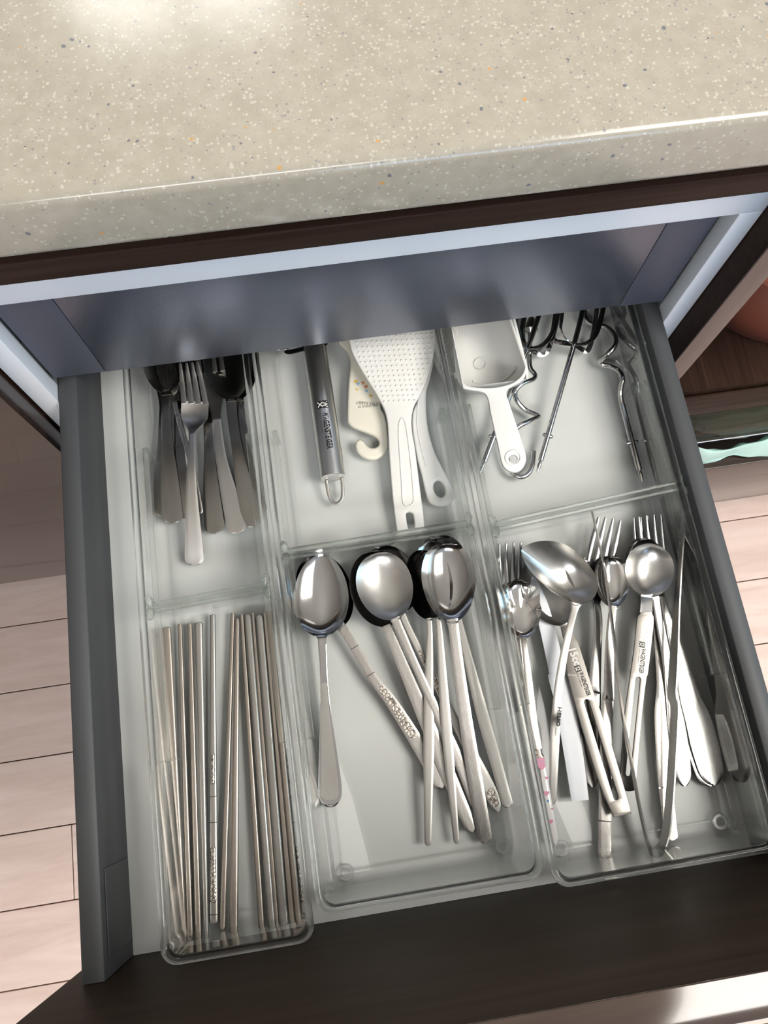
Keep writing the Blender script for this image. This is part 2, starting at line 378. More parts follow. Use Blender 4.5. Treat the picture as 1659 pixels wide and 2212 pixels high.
def plate_vf(loops, th, bevel=0.0, zfun=None, res=2):
    """2D loops (world xy; holes after the outline) extruded to a plate th thick whose top follows zfun(x, y)"""
    cu = bpy.data.curves.new('plate', 'CURVE'); cu.dimensions = '2D'; cu.fill_mode = 'BOTH'
    for lp in loops:
        s = cu.splines.new('POLY'); s.points.add(len(lp) - 1); s.use_cyclic_u = True
        for p, q in zip(s.points, lp): p.co = (q[0], q[1], 0, 1)
    cu.extrude = max(1e-5, th / 2 - bevel); cu.bevel_depth = bevel; cu.bevel_resolution = res; cu.offset = -bevel
    o = bpy.data.objects.new('plate', cu); S.collection.objects.link(o)
    dg = bpy.context.evaluated_depsgraph_get()
    me = bpy.data.meshes.new_from_object(o.evaluated_get(dg))
    V = [Vector(v.co) for v in me.vertices]; Fc = [tuple(p.vertices) for p in me.polygons]
    bpy.data.objects.remove(o); bpy.data.curves.remove(cu); bpy.data.meshes.remove(me)
    if zfun is None: zfun = lambda x, y: 0.0
    return [Vector((v.x, v.y, zfun(v.x, v.y) + v.z - th / 2)) for v in V], Fc
def text_vf(s, size, place, th=0.00012, bold=0.0, sx=1.0):
    """flat lettering; place(x along the line, y up the letter) -> world point; size is the letter height"""
    cu = bpy.data.curves.new('lettering', 'FONT'); cu.body = s; cu.size = 1.0; cu.resolution_u = 2; cu.offset = bold
    o = bpy.data.objects.new('lettering', cu); S.collection.objects.link(o)
    dg = bpy.context.evaluated_depsgraph_get(); me = bpy.data.meshes.new_from_object(o.evaluated_get(dg))
    V2 = [(v.co.x, v.co.y) for v in me.vertices]; Fc = [tuple(p.vertices) for p in me.polygons]
    bpy.data.objects.remove(o); bpy.data.curves.remove(cu); bpy.data.meshes.remove(me)
    if not V2: return [], [], 0
    x0 = min(v[0] for v in V2); x1 = max(v[0] for v in V2); k = size / 0.70
    return [place((x - x0) * k * sx, y * k) for x, y in V2], Fc, (x1 - x0) * k * sx
def lettering(name, s, a, b, height, surf, m, parent, lift=0.00015, bold=0.0):
    """text fitted from world point a to b (length), letters up = 90 degrees left of the line; surf(x,y)->z"""
    a = Vector(a[:2]); b = Vector(b[:2]); d = (b - a); L = d.length; d.normalize(); u = Vector((-d.y, d.x))
    _, _, w = text_vf(s, height, lambda x, y: Vector((x, y, 0)), bold=bold)
    def place(x, y):
        q = a + d * x + u * y; return Vector((q.x, q.y, surf(q.x, q.y) + lift))
    V, Fc, _ = text_vf(s, height, place, bold=bold, sx=L / w)
    return mesh_obj(name, V, Fc, m, parent, smooth=False, fix=False)

# ------------------------------------------------------------------ large structure: room
FZ = -0.55
def struct(o): o['kind'] = 'structure'; return o
fl = struct(box('floor', -1.7, 2.0, -2.4, 1.0, FZ - 0.06, FZ - 0.008, M['joint']))
pl_cache = {}
def plank(x0, x1, y0, y1):
    key = (round(x1 - x0, 3),)
    if key not in pl_cache:
        v, f = box_vf(-(x1 - x0) / 2, (x1 - x0) / 2, -(y1 - y0) / 2, (y1 - y0) / 2, -0.012, 0, 0.0008)
        me = bpy.data.meshes.new('plank'); me.from_pydata(v, [], f); me.materials.append(M['plank']); pl_cache[key] = me
    o = bpy.data.objects.new('plank', pl_cache[key]); link(o, fl)
    o.location = Vector(((x0 + x1) / 2, (y0 + y1) / 2, FZ)) - fl.location
PW = 0.0975
for r in range(-18, 9):
    y0 = 0.1395 + r * PW + 0.0007; y1 = y0 + PW - 0.0014
    if y1 > 0.99 or y0 < -1.75: continue
    if r == -3: cuts = [-1.3, -0.434, 0.47, 1.35]
    else:
        s = rnd.uniform(-1.3, -0.75) if r % 2 else rnd.uniform(-1.55, -1.2)
        cuts = [-1.6, s, s + 1.15 + 0.04 * (r % 3), 1.9] if abs(s + 1.6) > .1 else [-1.6, s + 1.15, 1.9]
    for a, b in zip(cuts, cuts[1:]): plank(a + 0.0007, b - 0.0007, y0, y1)
# walls with a window opening in the right wall and one behind the counter
def wall(name, parts, m='wall'): return struct(mesh_obj(name, *merge(*[box_vf(*p) for p in parts]), M[m], smooth=False))
wall('wall_left', [(-1.75, -1.70, -2.45, 1.05, FZ - .06, 1.66)])
fx0, fx1, fz0, fz1 = 0.08, 1.42, 0.28, 1.22
wall('wall_front', [(-1.75, fx0, -2.45, -2.40, FZ - .06, 1.66), (fx1, 2.05, -2.45, -2.40, FZ - .06, 1.66), (fx0, fx1, -2.45, -2.40, FZ - .06, fz0), (fx0, fx1, -2.45, -2.40, fz1, 1.66)], 'wall_dark')
wx0, wx1, wz0, wz1 = -0.35, 0.03, 0.55, 1.25
wall('wall_back', [(-1.70, wx0, 1.0, 1.05, FZ - .06, 1.66), (wx1, 2.0, 1.0, 1.05, FZ - .06, 1.66), (wx0, wx1, 1.0, 1.05, FZ - .06, wz0), (wx0, wx1, 1.0, 1.05, wz1, 1.66)])
vy0, vy1, vz0, vz1 = -0.92, 0.02, 0.43, 1.27
wall('wall_right', [(2.0, 2.05, -2.40, vy0, FZ - .06, 1.66), (2.0, 2.05, vy1, 1.05, FZ - .06, 1.66), (2.0, 2.05, vy0, vy1, FZ - .06, vz0), (2.0, 2.05, vy0, vy1, vz1, 1.66)])
struct(box('ceiling', -1.75, 2.05, -2.45, 1.05, 1.66, 1.70, M['ceil']))
def window(name, x=None, y=None, a0=0, a1=1, z0=0, z1=1):
    t = 0.025; b = []
    for (p0, p1, q0, q1) in ((a0, a0 + t, z0, z1), (a1 - t, a1, z0, z1), (a0 + t, a1 - t, z0, z0 + t), (a0 + t, a1 - t, z1 - t, z1), ((a0 + a1) / 2 - t / 2, (a0 + a1) / 2 + t / 2, z0 + t, z1 - t)):
        b.append(box_vf(p0, p1, y - .02, y + .02, q0, q1) if y is not None else box_vf(x - .02, x + .02, p0, p1, q0, q1))
    o = struct(mesh_obj(name, *merge(*b), M['frame'], smooth=False))
    pn = box_vf(a0 + t, a1 - t, y - .002, y + .002, z0 + t, z1 - t) if y is not None else box_vf(x - .002, x + .002, a0 + t, a1 - t, z0 + t, z1 - t)
    mesh_obj('pane', *pn, M['acryl'], o, smooth=False)
window('window_1', x=1.99, a0=vy0, a1=vy1, z0=vz0, z1=vz1)
window('window_3', y=-2.39, a0=fx0, a1=fx1, z0=fz0, z1=fz1)
window('window_2', y=1.0, a0=wx0, a1=wx1, z0=wz0, z1=wz1)
def ceiling_lamp(x, y, sx, sy, label):
    lp = thing('ceiling_lamp', (x, y, 1.612), label, 'lamp')
    box('lamp_frame', x - sx / 2 - .02, x + sx / 2 + .02, y - sy / 2 - .02, y + sy / 2 + .02, 1.622, 1.66, M['frame'], lp, 0.004)
    box('lamp_diffuser', x - sx / 2, x + sx / 2, y - sy / 2, y + sy / 2, 1.610, 1.6225, M['lamp'], lp, 0.003)
ceiling_lamp(1.09, -0.42, 0.93, 0.93, 'square warm white ceiling lamp over the window side of the room')
ceiling_lamp(-0.30, -1.35, 1.03, 0.53, 'long cool white ceiling lamp in the middle of the room')  # made-up lamp body that goes with the cool fill light

# ------------------------------------------------------------------ counter and cabinets
ct = thing('countertop', (0.05, 0.6, 0.29), 'beige speckled stone countertop with grey shaded front edge', 'countertop')
box('slab', -1.3, 1.6, 0.245, 0.995, 0.291, 0.3297, M['stone'], ct, 0.0055)
cab = thing('base_cabinet', (0.04, 0.5, FZ), 'dark wood kitchen base cabinet with silver edge trims and open cutlery drawer', 'cabinet')
carc = merge(box_vf(-0.222, -0.2055, 0.300, 0.90, -0.50, 0.285), box_vf(0.284, 0.3000, 0.300, 0.90, -0.50, 0.285), box_vf(-0.2055, 0.284, 0.88, 0.895, -0.50, 0.285),
             box_vf(-0.2055, 0.284, 0.30, 0.88, -0.515, -0.50), box_vf(-0.222, 0.300, 0.300, 0.40, 0.243, 0.2895), box_vf(-0.222, 0.300, 0.34, 0.38, -0.55, -0.515))
mesh_obj('carcass', *carc, M['liner'], cab, smooth=False)
box('top_trim', -0.222, 0.3000, 0.285, 0.2999, 0.196, 0.250, M['silver'], cab, 0.0006)
box('side_trim', -0.222, -0.2055, 0.285, 0.2999, -0.50, 0.1957, M['silver'], cab, 0.0006)
box('side_trim', 0.284, 0.3000, 0.285, 0.2999, -0.50, 0.1957, M['silver'], cab, 0.0006)
# the dark wood rail under the counter runs on over the neighbouring units
rl = mesh_obj('wood_rail', *box_vf(-1.3, 1.6, 0.265, 0.2848, 0.2435, 0.2612, 0.0012), M['wood_dark'])
tag(rl, 'long dark wood rail running under the countertop above the silver trim', 'rail')
# inner drawer front behind the opening
ind = thing('inner_drawer', (0.04, 0.30, 0.076), 'x', 'x'); del ind['label']; del ind['category']; ind.parent = cab; ind.location = Vector((0.04, 0.30, 0.076)) - cab.location
ind['label'] = 'slate grey metal front of the shallow inner drawer'
box('metal_front', -0.1628, 0.2450, 0.297, 0.303, 0.0745, 0.215, M['slate'], ind, 0.0006)
box('end_cap', -0.2020, -0.1632, 0.297, 0.304, 0.0750, 0.215, M['slate_cap'], ind, 0.0006)
box('end_cap', 0.2454, 0.2810, 0.297, 0.304, 0.0728, 0.215, M['slate_cap'], ind, 0.0006)
box('clip', -0.2050, -0.2021, 0.299, 0.310, 0.086, 0.128, M['black'], ind, 0.0005)
box('clip', 0.2811, 0.2838, 0.299, 0.310, 0.086, 0.128, M['black'], ind, 0.0005)
box('tray_body', -0.195, 0.274, 0.3045, 0.75, 0.084, 0.09, M['rail'], ind)

# open cutlery drawer: part of the cabinet, its pieces sub-parts
drw = bpy.data.objects.new('drawer', None); link(drw, cab); drw.location = Vector((0.04, -0.12, 0.0)) - cab.location
drw['label'] = 'open deep drawer with grey metal side rails and dark wood front'
box('drawer_base', -0.1899, 0.2690, -0.1238, 0.36, -0.016, 0.0, M['bottom'], drw)
def rail_profile(xi, xo):
    s = 1 if xo > xi else -1
    pr = [(xi, -0.03), (xi, 0.0600), (xi + s * 0.0008, 0.0610), (xo - s * 0.0008, 0.0610), (xo, 0.0602), (xo, -0.03)]
    V = [(x, y, z) for y in (-0.1236, 0.40) for x, z in pr]; n = len(pr)
    return V, [(i, (i + 1) % n, n + (i + 1) % n, n + i) for i in range(n)] + [tuple(range(n)), tuple(range(n, 2 * n))]
mesh_obj('side_rail', *rail_profile(-0.1900, -0.2046), M['rail'], drw, sharp=60)
mesh_obj('side_rail', *rail_profile(0.2691, 0.2835), M['rail'], drw, sharp=60)
box('cover_plate', -0.1898, -0.1888, -0.1120, -0.0580, 0.004, 0.0535, M['rail'], drw, 0.0004)
box('front_bracket', -0.2030, -0.1915, -0.1237, -0.1180, -0.02, 0.0600, M['rail'], drw, 0.0004)
box('drawer_front', -0.2205, 0.3010, -0.1418, -0.1240, -0.10, 0.2410, M['wood_front'], drw, 0.0004)
box('top_edge', -0.2205, 0.3010, -0.1418, -0.1240, 0.2411, 0.2425, M['edge_gloss'], drw, 0.0005)

# left neighbour: glossy wood door with its dark edge
ln = thing('door_cabinet', (-0.6, 0.5, FZ), 'dark brown glossy cabinet beside the drawer, reflecting the floor', 'cabinet')
box('carcass', -1.3, -0.2235, 0.2860, 0.90, -0.46, 0.2890, M['wood_dark'], ln)
box('door', -0.9, -0.2240, 0.2650, 0.2855, -0.40, 0.2420, M['wood_gloss'], ln, 0.0006)
box('plinth', -1.3, -0.2235, 0.335, 0.36, FZ, -0.46, M['wood_dark'], ln)
# right neighbour: open shelf over glossy fronts
rn = thing('shelf_cabinet', (0.7, 0.5, FZ), 'open dark wood shelf unit with brown front edge right of the drawer', 'cabinet')
box('end_panel', 0.3005, 0.3195, 0.2640, 0.90, -0.50, 0.2430, M['wood_dark'], rn)
box('edge_band', 0.3005, 0.3195, 0.2625, 0.2640, -0.50, 0.2430, M['wood_edge'], rn, 0.0004)
box('shelf_board', 0.3196, 1.20, 0.2680, 0.90, -0.100, -0.056, M['shelf_wood'], rn)
box('shelf_lip', 0.3196, 1.20, 0.2625, 0.2660, -0.110, -0.0640, M['wood_dark'], rn, 0.0008)
box('back_panel', 0.3196, 1.20, 0.88, 0.90, -0.50, 0.2430, M['black'], rn)
box('smoky_pane', 0.3210, 1.20, 0.2630, 0.2660, -0.2046, -0.1125, M['smoky'], rn, 0.0004)
box('pane_edge', 0.3210, 1.20, 0.2625, 0.2665, -0.2062, -0.2047, M['silver'], rn)
box('inner_back', 0.3210, 1.20, 0.360, 0.370, -0.26, -0.1005, M['wood_edge'], rn)
box('lower_body', 0.3210, 1.20, 0.2900, 0.80, -0.45, -0.2620, M['black'], rn)
lf = mesh_obj('lower_front', *box_vf(0.3210, 1.20, 0.2420, 0.2625, -0.4300, -0.2480, 0.0008), M['wood_gloss'], rn)
box('plinth', 0.3196, 1.20, 0.335, 0.36, FZ, -0.45, M['wood_dark'], rn)
# terracotta basin on the shelf
bc = (0.472, 0.399, -0.056)
basin = mesh_obj('basin', *lathe([(0.0001, 0.0), (0.096, 0.0), (0.101, 0.004), (0.136, 0.10), (0.147, 0.135), (0.151, 0.137), (0.150, 0.140), (0.144, 0.138), (0.132, 0.10), (0.098, 0.008), (0.0001, 0.007)], bc, 64), M['terra'])
tag(basin, 'terracotta plastic basin standing on the open shelf', 'basin')
# mint plastic bag poking out of the gap above the lower front
def bag():
    V, Fc = [], []; nx, ny = 40, 14
    r2 = random.Random(3); ph = [r2.uniform(0, 6) for _ in range(9)]
    for j in range(ny + 1):
        for i in range(nx + 1):
            a = i / nx; b = j / ny; x = 0.416 + 0.22 * a
            lob = 0.5 + 0.5 * math.sin(a * 13 + ph[0]); back = 0.0100 * (0.5 + 0.5 * math.sin(a * 8 + ph[1])) + 0.002 * math.sin(a * 37 + ph[2])
            front = 0.0105 * min(1, a * 9) * (0.7 + 0.3 * math.sin(a * 17 + ph[5])) + 0.0012 * math.sin(a * 41 + ph[6])
            y = 0.2615 + back * (1 - b) - (0.0050 + front * 0.95) * b
            z = -0.2440 + 0.030 * math.sin(PI * min(1, b * 1.05)) * (0.55 + 0.45 * lob) + 0.0022 * math.sin(a * 33 + b * 7 + ph[3]) * (1 - b) + 0.0018 * math.sin(b * 12 + a * 15 + ph[4])
            V.append((x, y, max(z, -0.2462)))
    for j in range(ny):
        for i in range(nx): k = j * (nx + 1) + i; Fc.append((k, k + 1, k + nx + 2, k + nx + 1))
    n = len(V); V += [Vector(v) - Vector((0, 0, 0.0012)) for v in V]; Fc += [tuple(q + n for q in f[::-1]) for f in Fc]
    ring = [i for i in range(nx + 1)] + [j * (nx + 1) + nx for j in range(1, ny + 1)] + [ny * (nx + 1) + i for i in range(nx - 1, -1, -1)] + [j * (nx + 1) for j in range(ny - 1, 0, -1)]
    for a, b in zip(ring, ring[1:] + ring[:1]): Fc.append((a, b, b + n, a + n))
    return V, Fc
pbag = thing('plastic_bag', (0.52, 0.28, -0.2465), 'crumpled mint green plastic bag poking out below the smoky pane under the shelf', 'bag')
mesh_obj('bag_mouth', *bag(), M['mint'], pbag, sharp=70)
def bulk():
    V, Fc = [], []; nu, nv = 44, 18
    for j in range(nv + 1):
        for i in range(nu):
            t = 2 * PI * i / nu; p = PI * (j / nv - 0.5); r = 1 + 0.10 * math.sin(5 * t + 3 * p) + 0.07 * math.sin(9 * t - 7 * p + 1) + 0.05 * math.sin(14 * t + 11 * p + 2)
            V.append((0.515 + 0.118 * r * math.cos(p) ** .5 * math.cos(t), 0.308 + 0.0365 * min(1.1, r) * math.cos(p) ** .5 * math.sin(t), -0.200 + max(-0.05, 0.062 * r * math.sin(p))))
    for j in range(nv):
        for i in range(nu): Fc.append((j * nu + i, j * nu + (i + 1) % nu, (j + 1) * nu + (i + 1) % nu, (j + 1) * nu + i))
    return V, Fc
mesh_obj('bag_body', *bulk(), M['mint'], pbag, sharp=40)

# ------------------------------------------------------------------ clear trays
def rrect(x0, x1, y0, y1, r, n=7):
    out = []
    for cx, cy, a0 in ((x1 - r, y1 - r, 0), (x0 + r, y1 - r, 90), (x0 + r, y0 + r, 180), (x1 - r, y0 + r, 270)):
        for k in range(n):
            a = math.radians(a0 + 90 * k / (n - 1)); out.append((cx + r * math.cos(a), cy + r * math.sin(a)))
    return out
ZR = 0.055
def rings(x0, x1, y0, y1, seq, r=0.010, cap0=False, cap1=False, closed=False):
    V, Fc = [], []; n = 28
    for ins, z in seq:
        V += [(a, b, z) for a, b in rrect(x0 + ins, x1 - ins, y0 + ins, y1 - ins, max(0.002, r - ins * 0.5))]
    m = len(seq)
    for i in range(m - 1 + (1 if closed else 0)):
        a, b = i * n, ((i + 1) % m) * n
        for k in range(n): Fc.append((a + k, a + (k + 1) % n, b + (k + 1) % n, b + k))
    if cap0: Fc.append(tuple(range(n))[::-1])
    if cap1: Fc.append(tuple((m - 1) * n + k for k in range(n)))
    return V, Fc
def tray(x0, x1, y0, y1, label):
    t = thing('clear_organiser_tray', ((x0 + x1) / 2, (y0 + y1) / 2, 0.0), label, 'tray', 'clear plastic trays in the drawer')
    seq = [(0.0105, 0.0022), (0.0080, 0.0030), (0.0040, 0.0495), (0.0062, 0.0495), (0.0098, 0.0070), (0.0125, 0.0050)]
    mesh_obj('shell', *rings(x0, x1, y0, y1, seq, 0.011, True, True), M['acryl'], t, sharp=50)
    rim = [(0.0012, 0.0497), (0.0, 0.0510), (0.0, 0.0535), (0.0012, 0.0550), (0.0038, 0.0550), (0.0050, 0.0535), (0.0054, 0.0510), (0.0046, 0.0497)]
    mesh_obj('rim', *rings(x0, x1, y0, y1, rim, 0.011, closed=True), M['rim'], t, sharp=80)
    for s, xa in ((1, x0 + 0.0072), (-1, x1 - 0.0072)):   # inset ledge on each long wall
        xs = sorted((xa, xa + s * 0.0042))
        mesh_obj('side_ledge', *merge(box_vf(xs[0], xs[1], 0.004, 0.246, 0.0350, 0.0385, 0.0006), box_vf(xs[0], xs[1], 0.004, 0.0055, 0.0065, 0.0355), box_vf(xs[0], xs[1], 0.2445, 0.246, 0.0065, 0.0355)), M['bar'], t)
        xs = sorted((xa - s * 0.0066, xa - s * 0.0046))
        mesh_obj('sleeve_edge', *box_vf(xs[0], xs[1], y0 + 0.012, 0.0, 0.030, 0.0492, 0.0004), M['acryl'], t)
    for x in (x0 + 0.0195, x1 - 0.0195):
        for y in (y0 + 0.0165, y1 - 0.0165):
            V, Fc = lathe([(0.0027, 0.0052), (0.0027, 0.0066), (0.0034, 0.0072), (0.0054, 0.0072), (0.0063, 0.0064), (0.0063, 0.0052)], (x, y, 0), 28)
            mesh_obj('foot_ring', V, Fc, M['ring'], t)
    fr = [(0.0165, 0.0051), (0.0165, 0.0056), (0.0175, 0.0058), (0.0185, 0.0056), (0.0185, 0.0051)]
    mesh_obj('floor_ridge', *rings(x0, x1, y0, y1, fr, 0.012), M['bar'], t)
    return t
tray(-0.1560, -0.0550, -0.1232, 0.3500, 'narrow clear plastic tray holding the chopsticks in front')
tray(-0.0522, 0.1038, -0.1090, 0.3560, 'clear plastic tray holding the long-handled spoons and rice paddles')
tray(0.1072, 0.2676, -0.1172, 0.3560, 'clear plastic tray holding the forks, tongs and measuring spoons')
def divider(xa, ya, xb, yb, label):
    a = Vector((xa, ya, 0)); b = Vector((xb, yb, 0)); d = (b - a).normalized(); nrm = Vector((-d.y, d.x, 0))
    t = thing('tray_divider', (a + b) / 2 + Vector((0, 0, 0.0055)), label, 'divider', 'clear dividers across the trays')
    def slab(o0, o1, z0, z1, e0=0.0, e1=0.0):
        p = [a + nrm * o0 + d * e0, b + nrm * o0 - d * e1, b + nrm * o1 - d * e1, a + nrm * o1 + d * e0]
        return [tuple(q + Vector((0, 0, z))) for z in (z0, z1) for q in p], [(0, 3, 2, 1), (4, 5, 6, 7), (0, 1, 5, 4), (1, 2, 6, 5), (2, 3, 7, 6), (3, 0, 4, 7)]
    mesh_obj('divider_sheet', *slab(-0.0011, 0.0011, 0.0072, 0.0470, 0.004, 0.004), M['acryl'], t, smooth=False)
    pts = lambda o, z: [a + nrm * o + Vector((0, 0, z)), b + nrm * o + Vector((0, 0, z))]
    mesh_obj('top_bead', *merge(tube(pts(-0.0026, 0.0505), 0.0017, 8), tube(pts(0.0026, 0.0505), 0.0017, 8), slab(-0.0040, 0.0040, 0.0470, 0.0490)), M['bar'], t)
    for p, s in ((a, -1), (b, 1)):      # end clips with two rounded wings that sit on the tray rim
        V, Fc = [], []
        for sg in (-1, 1):
            V1, F1 = tube([p + nrm * (0.0015 * sg) + Vector((0, 0, 0.0525)), p + nrm * (0.0055 * sg) + d * (0.0012 * s) + Vector((0, 0, 0.0545)), p + nrm * (0.0085 * sg) + d * (0.0018 * s) + Vector((0, 0, 0.052))], [0.0030, 0.0034, 0.0022], 10)
            V, Fc = merge((V, Fc), (V1, F1))
        mesh_obj('end_clip', V, Fc, M['bar'], t)
    return t
divider(-0.1465, 0.1137, -0.0620, 0.1168, 'clear ribbed divider behind the chopsticks')
divider(-0.0437, 0.1397, 0.0955, 0.1417, 'clear divider below the white rice paddle handle')
divider(0.1157, 0.1374, 0.2640, 0.1489, 'clear divider between the mixer hooks and the dessert forks')
#UTENSILS

# ------------------------------------------------------------------ utensils
TF = 0.0068      # top of the tray floors
def hpts(spec):
    """(u, v, width_px, z[, crown]) -> ribbon stations"""
    out = []
    for s in spec:
        p = P(s[0], s[1], s[3]); out.append((p.x, p.y, p.z, s[2] * MPP(s[0], s[1], s[3]) / 2, 0.0, s[4] if len(s) > 4 else 0.0))
    return out
def surf_of(st):
    """height of a handle's top along its stations"""
    pts = [Vector(s[:3]) for s in st]
    def f(x, y):
        best = None
        for a, b in zip(pts, pts[1:]):
            d = Vector((b.x - a.x, b.y - a.y)); L2 = d.length_squared
            t = max(0, min(1, ((x - a.x) * d.x + (y - a.y) * d.y) / L2)); q = a + (b - a) * t
            e = (q.x - x) ** 2 + (q.y - y) ** 2
            if best is None or e < best[0]: best = (e, q.z)
        return best[1]
    return f
def bowl_vf(tip, neck, wpx, wide, depth, neck_hw, th=0.0012, n=19, m=26, scallop=0, ext=0.03, deepest=None):
    """spoon bowl between two world points; wide = where along tip->neck it is broadest"""
    A, B = Vector(tip), Vector(neck); k = math.log(0.5) / math.log(wide); st = []
    for i in range(m + 1):
        c = (1 - math.cos(PI * i / m)) / 2
        t = c
        u = t ** k; f = math.sqrt(max(0.0, 1 - (2 * u - 1) ** 2))
        hw = max(0.0004, wpx * f)
        if t > wide:
            nh = neck_hw * min(1, (t - wide) / (1 - wide) * 1.6)
            hw = (hw ** 2.6 + nh ** 2.6) ** (1 / 2.6)
        p = A + (B - A) * t
        st.append((p.x, p.y, p.z, hw, depth * .82 * f ** 1.2, 0))
    d = (B - A).normalized(); p = B + d * (ext * (B - A).length); st.append((p.x, p.y, p.z, neck_hw, 0, 0))
    V, Fc = ribbon(st, n, th, edge=0.2)
    if scallop:
        L = (B - A).length; S2 = d.cross(Vector((0, 0, 1)))
        c = A + d * (L * 0.62); V2 = []
        for v in V:
            r = v - c; ang = math.atan2(r.dot(S2), -r.dot(d)); rad = math.hypot(r.dot(S2), r.dot(d))
            w = max(0, min(1, rad / (L * 0.55))) * max(0, min(1, (2.1 - abs(ang)) / 0.5))
            v = v + Vector((0, 0, 0.0013 * w * math.cos(ang * scallop))) + (r.normalized() * (0.0010 * w * w * math.cos(ang * scallop)) if rad > 1e-6 else Vector())
            V2.append(v)
        V = V2
    return V, Fc
def spoon(name, label, cat, group, tip, neck, wpx, wide, zt, zn, depth, handle, m, mh=None, hth=0.0022, bth=0.0012, scallop=0, round1=None, neck_px=None, sub=5):
    T = P(tip[0], tip[1], zt); N = P(neck[0], neck[1], zn)
    mpp = MPP((tip[0] + neck[0]) / 2, (tip[1] + neck[1]) / 2, (zt + zn) / 2)
    st = crom(hpts(handle), sub)
    t = thing(name, (T + N) / 2 - Vector((0, 0, depth)), label, cat, group)
    nh = (neck_px if neck_px else handle[0][2]) * mpp / 2
    mesh_obj('bowl', *bowl_vf(T, N, wpx * mpp / 2, wide, depth, nh, bth, scallop=scallop), m, t, sharp=60)
    mesh_obj('handle', *ribbon(st, 9, hth, round1=round1 if round1 is not None else st[-1][3] * 0.9), mh or m, t, sharp=50)
    return t, st
def fork(name, label, group, neck, root, tips, root_w, tine_w, zs, handle, m, mh=None, hth=0.0022, round1=None, cat='fork', dishy=0.0015):
    """neck, root: pixels of the head's lower and upper end; tips: tine tip pixels; zs: (neck, root, tip) heights"""
    N = P(*neck, zs[0]); Rt = P(*root, zs[1])
    mpp = MPP(*root, zs[1]); t = thing(name, (N + Rt) / 2 - Vector((0, 0, 0.004)), label, cat, group)
    st = crom(hpts(handle), 5); nh = handle[0][2] * mpp / 2; W2 = root_w * mpp / 2
    hs = []
    for i in range(13):
        k = i / 12; p = N + (Rt - N) * k; p.z = zs[0] + (zs[1] - zs[0]) * k - 0.0025 * math.sin(PI * k)
        e = max(0, min(1, k / 0.62)); e = e * e * (3 - 2 * e)
        hs.append((p.x, p.y, p.z, nh + (W2 - nh) * e, dishy * e, 0))
    head = mesh_obj('head', *ribbon(hs, 9, 0.0016), m, t, sharp=55)
    d = (Rt - N); d.z = 0; d.normalize(); sd = d.cross(Vector((0, 0, 1))); nt = len(tips)
    tw = tine_w * mpp / 2
    for i, tp in enumerate(tips):
        off = (-1 + 2 * i / (nt - 1)) * (W2 - tw); a = Rt + sd * off - d * 0.002; b = P(*tp, zs[2]); mid = (a + b) / 2; mid.z -= 0.0012
        ts = crom([(a.x, a.y, a.z - 0.0003, tw, 0, 0), (mid.x, mid.y, mid.z, tw * 0.88, 0, 0), (b.x, b.y, b.z, tw * 0.45, 0, 0)], 5)
        mesh_obj('tine', *ribbon(ts, 5, 0.0015, round1=0.001), m, head, sharp=55)
    mesh_obj('handle', *ribbon(st, 9, hth, round1=round1 if round1 is not None else st[-1][3] * 0.9), mh or m, t, sharp=50)
    return t, st
def strip_on(name, st, i0, i1, wfrac, m, parent, lift=0.00025, n=5):
    """thin inlay lying on part of a handle (i0..i1 as fractions of its length)"""
    k = len(st) - 1; a = int(i0 * k); b = max(a + 1, int(i1 * k)); s = [(p[0], p[1], p[2] + lift, p[3] * wfrac, p[4], p[5]) for p in st[a:b + 1]]
    return mesh_obj(name, *ribbon(s, n, 0.0003, round0=s[0][3] * .8, round1=s[-1][3] * .8), m, parent, sharp=60)
def engraved():
    m, nt, b = mat('engraved_steel'); b.inputs['Metallic'].default_value = 1; b.inputs['Roughness'].default_value = 0.35
    tc = nt.nodes.new('ShaderNodeTexCoord'); v = nt.nodes.new('ShaderNodeTexVoronoi'); v.feature = 'DISTANCE_TO_EDGE'; v.inputs['Scale'].default_value = 380
    nt.links.new(tc.outputs['Object'], v.inputs['Vector'])
    r = nt.nodes.new('ShaderNodeValToRGB'); e = r.color_ramp.elements; e[0].position = 0.04; e[1].position = 0.12
    e[0].color = (0.13, 0.115, 0.10, 1); e[1].color = (0.56, 0.52, 0.47, 1); nt.links.new(v.outputs['Distance'], r.inputs['Fac']); nt.links.new(r.outputs['Color'], b.inputs['Base Color'])
    bp = nt.nodes.new('ShaderNodeBump'); bp.inputs['Strength'].default_value = 0.6; bp.inputs['Distance'].default_value = 0.0004
    nt.links.new(v.outputs['Distance'], bp.inputs['Height']); nt.links.new(bp.outputs['Normal'], b.inputs['Normal']); return m
M['engraved'] = engraved()
def band_on(name, st, fr, m, parent, wfrac=1.0, L=0.0007, lift=0.0002):
    """narrow raised or dark line across a handle"""
    k = len(st) - 1; x = fr * k; i = min(k - 1, int(x)); f = x - i
    p = [a + (b - a) * f for a, b in zip(st[i], st[i + 1])]; d = (Vector(st[i + 1][:3]) - Vector(st[i][:3])).normalized()
    a = Vector(p[:3]) - d * L / 2; b = Vector(p[:3]) + d * L / 2
    s = [(a.x, a.y, a.z + lift, p[3] * wfrac, p[4], p[5]), (b.x, b.y, b.z + lift, p[3] * wfrac, p[4], p[5])]
    return mesh_obj(name, *ribbon(s, 5, 0.0005), m, parent, sharp=60)

